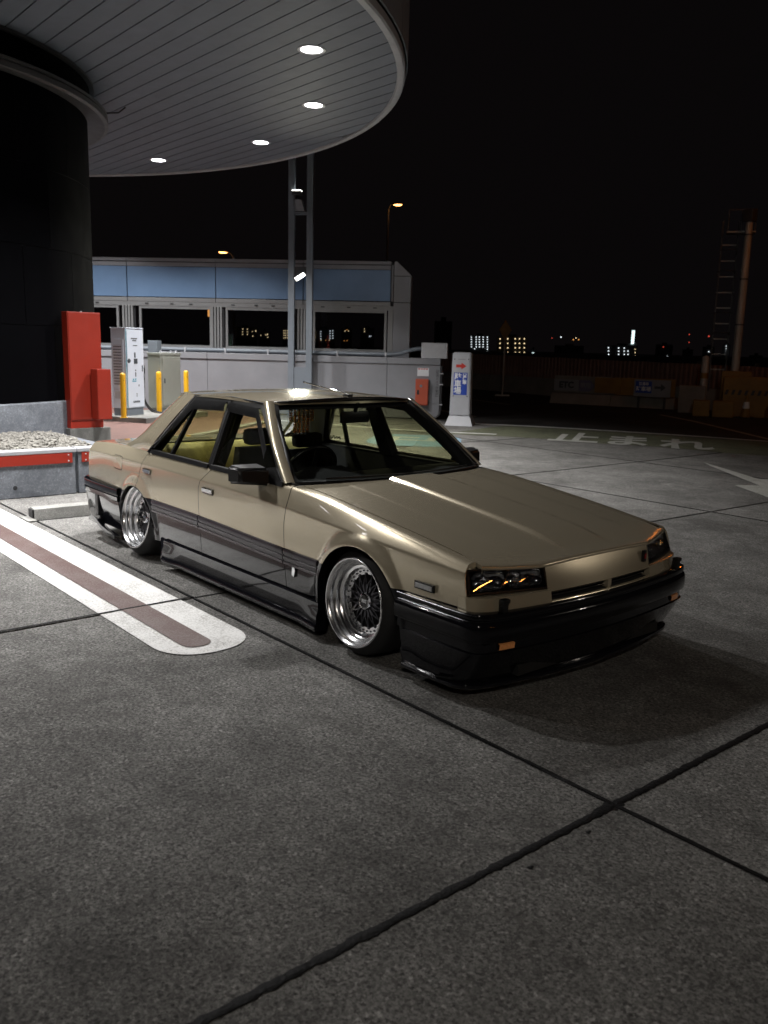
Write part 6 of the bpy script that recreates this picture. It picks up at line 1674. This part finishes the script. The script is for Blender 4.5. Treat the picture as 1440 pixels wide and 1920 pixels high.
# door mirrors
for s_ in (-1, 1):
    bm = bmesh.new()
    pts = [(-0.985, 1.000, 0.786), (-0.985, 0.795, 0.774), (-0.985, 0.795, 0.892), (-0.985, 1.000, 0.895), (-0.875, 0.975, 0.794), (-0.825, 0.805, 0.778), (-0.840, 0.805, 0.878), (-0.885, 0.975, 0.882)]
    vv = [bm.verts.new((x, y * s_, z)) for x, y, z in pts]
    for q in ((0, 1, 2, 3), (4, 7, 6, 5), (0, 4, 5, 1), (3, 2, 6, 7), (0, 3, 7, 4), (1, 5, 6, 2)): bm.faces.new([vv[i] for i in q])
    bmesh.ops.recalc_face_normals(bm, faces=bm.faces[:])
    bmesh.ops.bevel(bm, geom=bm.edges[:], offset=0.014, segments=3, affect='EDGES')
    mo = MB().bm(bm).build('door_mirror', BPL, car, smooth=50)
    a, b = sorted((0.83 * s_, 0.97 * s_))
    MB().box((-0.988, a, 0.806), (-0.9853, b, 0.874), bevel=0.001).build('mirror_glass', CHR, mo)
    MB().prism([(-0.74, 0.772 * s_, 0.806), (-0.97, 0.772 * s_, 0.806), (-0.95, 0.755 * s_, 0.865), (-0.86, 0.75 * s_, 0.88)], (0, 0.022 * s_, 0)).build('mirror_sail', BPL, mo)
    MB().bar((-0.905, 0.77 * s_, 0.822), (-0.91, 0.84 * s_, 0.825), 0.08, 0.035).build('mirror_arm', BPL, mo)
# lettering sticker on the far rear quarter glass
sq = MB().tube([(-2.36 + 0.013 * k, G(0.85) - 0.026, 0.850 + 0.012 * math.sin(k * 2.1) + 0.004 * math.sin(k * 5)) for k in range(12)], 0.005, 5)
sq.build('window_sticker', BPL, car)

# ---- wheels
def make_wheel(par, cx_, cy_, cz_, camber, side):
    out_n = Vector((0, side * math.cos(camber), math.sin(camber)))
    zq = Vector((0, 0, 1)).rotation_difference(out_n).to_matrix().to_4x4()
    M = Matrix.Translation((cx_, cy_ * side, cz_)) @ zq
    RL = 0.229
    wt = MB().lathe([(RL - 0.012, -0.006), (RL + 0.001, -0.004), (RL + 0.012, -0.012), (RL + 0.028, -0.026), (0.268, -0.040), (0.2745, -0.052), (0.276, -0.075), (0.276, -0.185), (0.272, -0.205), (0.255, -0.222), (0.225, -0.23)], 96, M=M)
    w = wt.build('wheel', TYR, par, smooth=30)
    gr = MB()
    for d in (-0.085, -0.115, -0.145, -0.175):
        gr.lathe([(0.2763, d), (0.272, d - 0.002), (0.272, d - 0.006), (0.2763, d - 0.008)], 96, M=M)
    MB().lathe([(0.2, -0.22), (0.2, -0.12), (0.02, -0.125)], 48, M=M).build('wheel_back', LIN, w)
    MB().lathe([(RL - 0.014, -0.010), (RL - 0.008, 0.0015), (RL - 0.001, 0.004), (RL + 0.003, 0.001), (RL + 0.003, -0.006)], 96, M=M).build('rim_edge', POL, w, smooth=60)
    MB().lathe([(RL - 0.009, 0.0), (RL - 0.015, -0.006), (RL - 0.019, -0.016), (RL - 0.021, -0.030), (RL - 0.032, -0.037), (RL - 0.035, -0.043), (RL - 0.037, -0.062), (RL - 0.041, -0.067), (RL - 0.053, -0.071), (RL - 0.056, -0.077), (RL - 0.057, -0.090), (RL - 0.060, -0.095), (RL - 0.090, -0.097)], 96, M=M).build('rim_lip', POL, w, smooth=32)
    bt = MB()
    for k in range(32):
        a = 2 * math.pi * (k + 0.5) / 32
        bt.lathe([(0.0, 0.005), (0.0045, 0.0045), (0.0055, 0.0)], 6, M=M @ Matrix.Translation(((RL - 0.071) * math.cos(a), (RL - 0.071) * math.sin(a), -0.0955)))
    b_ = bt.build('rim_bolt', GUN, w, smooth=40); b_['kind'] = 'stuff'
    sp_ = MB()
    for k in range(16):
        a = 2 * math.pi * k / 16
        for sg in (-1, 1):
            a2 = a + sg * R(11.25 * 1.25)
            am = a + sg * R(3.5)
            pth = [(0.050, a, -0.093), (0.085, am, -0.092), (0.115, a + sg * R(9), -0.096), (RL - 0.084, a2, -0.102)]
            pp_ = [M @ Vector((r_ * math.cos(q), r_ * math.sin(q), h_)) for r_, q, h_ in pth]
            for p0, p1 in zip(pp_[:-1], pp_[1:]):
                sp_.bar(p0, p1, 0.0075, 0.016, up=out_n)
    s_ = sp_.build('mesh_spokes', GUN, w); 
    MB().lathe([(0.048, -0.105), (0.085, -0.104), (0.088, -0.098), (0.07, -0.092), (0.048, -0.090)], 40, M=M).build('hub_flange', GUN, w, smooth=40)
    MB().lathe([(0.046, -0.100), (0.046, -0.080), (0.042, -0.072), (0.034, -0.070), (0.031, -0.074)], 6 * 4, M=M).build('centre_nut', CHR, w, smooth=40)
    cp_ = MB().lathe([(0.0, -0.0735), (0.031, -0.0742)], 24, M=M).build('centre_cap', BPL, w)
    # upright lettering on the cap
    ex = Vector((-side, 0, 0)); ey = out_n.cross(ex)
    Mt_ = Matrix(((ex.x, ey.x, out_n.x, 0), (ex.y, ey.y, out_n.y, 0), (ex.z, ey.z, out_n.z, 0), (0, 0, 0, 1)))
    text_mesh('BBS', 0.026, 'cap_lettering', CHR, cp_, Matrix.Translation(M @ Vector((0, 0, -0.0728))) @ Mt_, 0.0004, bold=0.0004)
    return w
for s_ in (-1, 1):
    make_wheel(car, 0.005, 0.842, 0.293, R(4.0), s_)
    make_wheel(car, -2.615, 0.838, 0.305, R(8.6), s_)
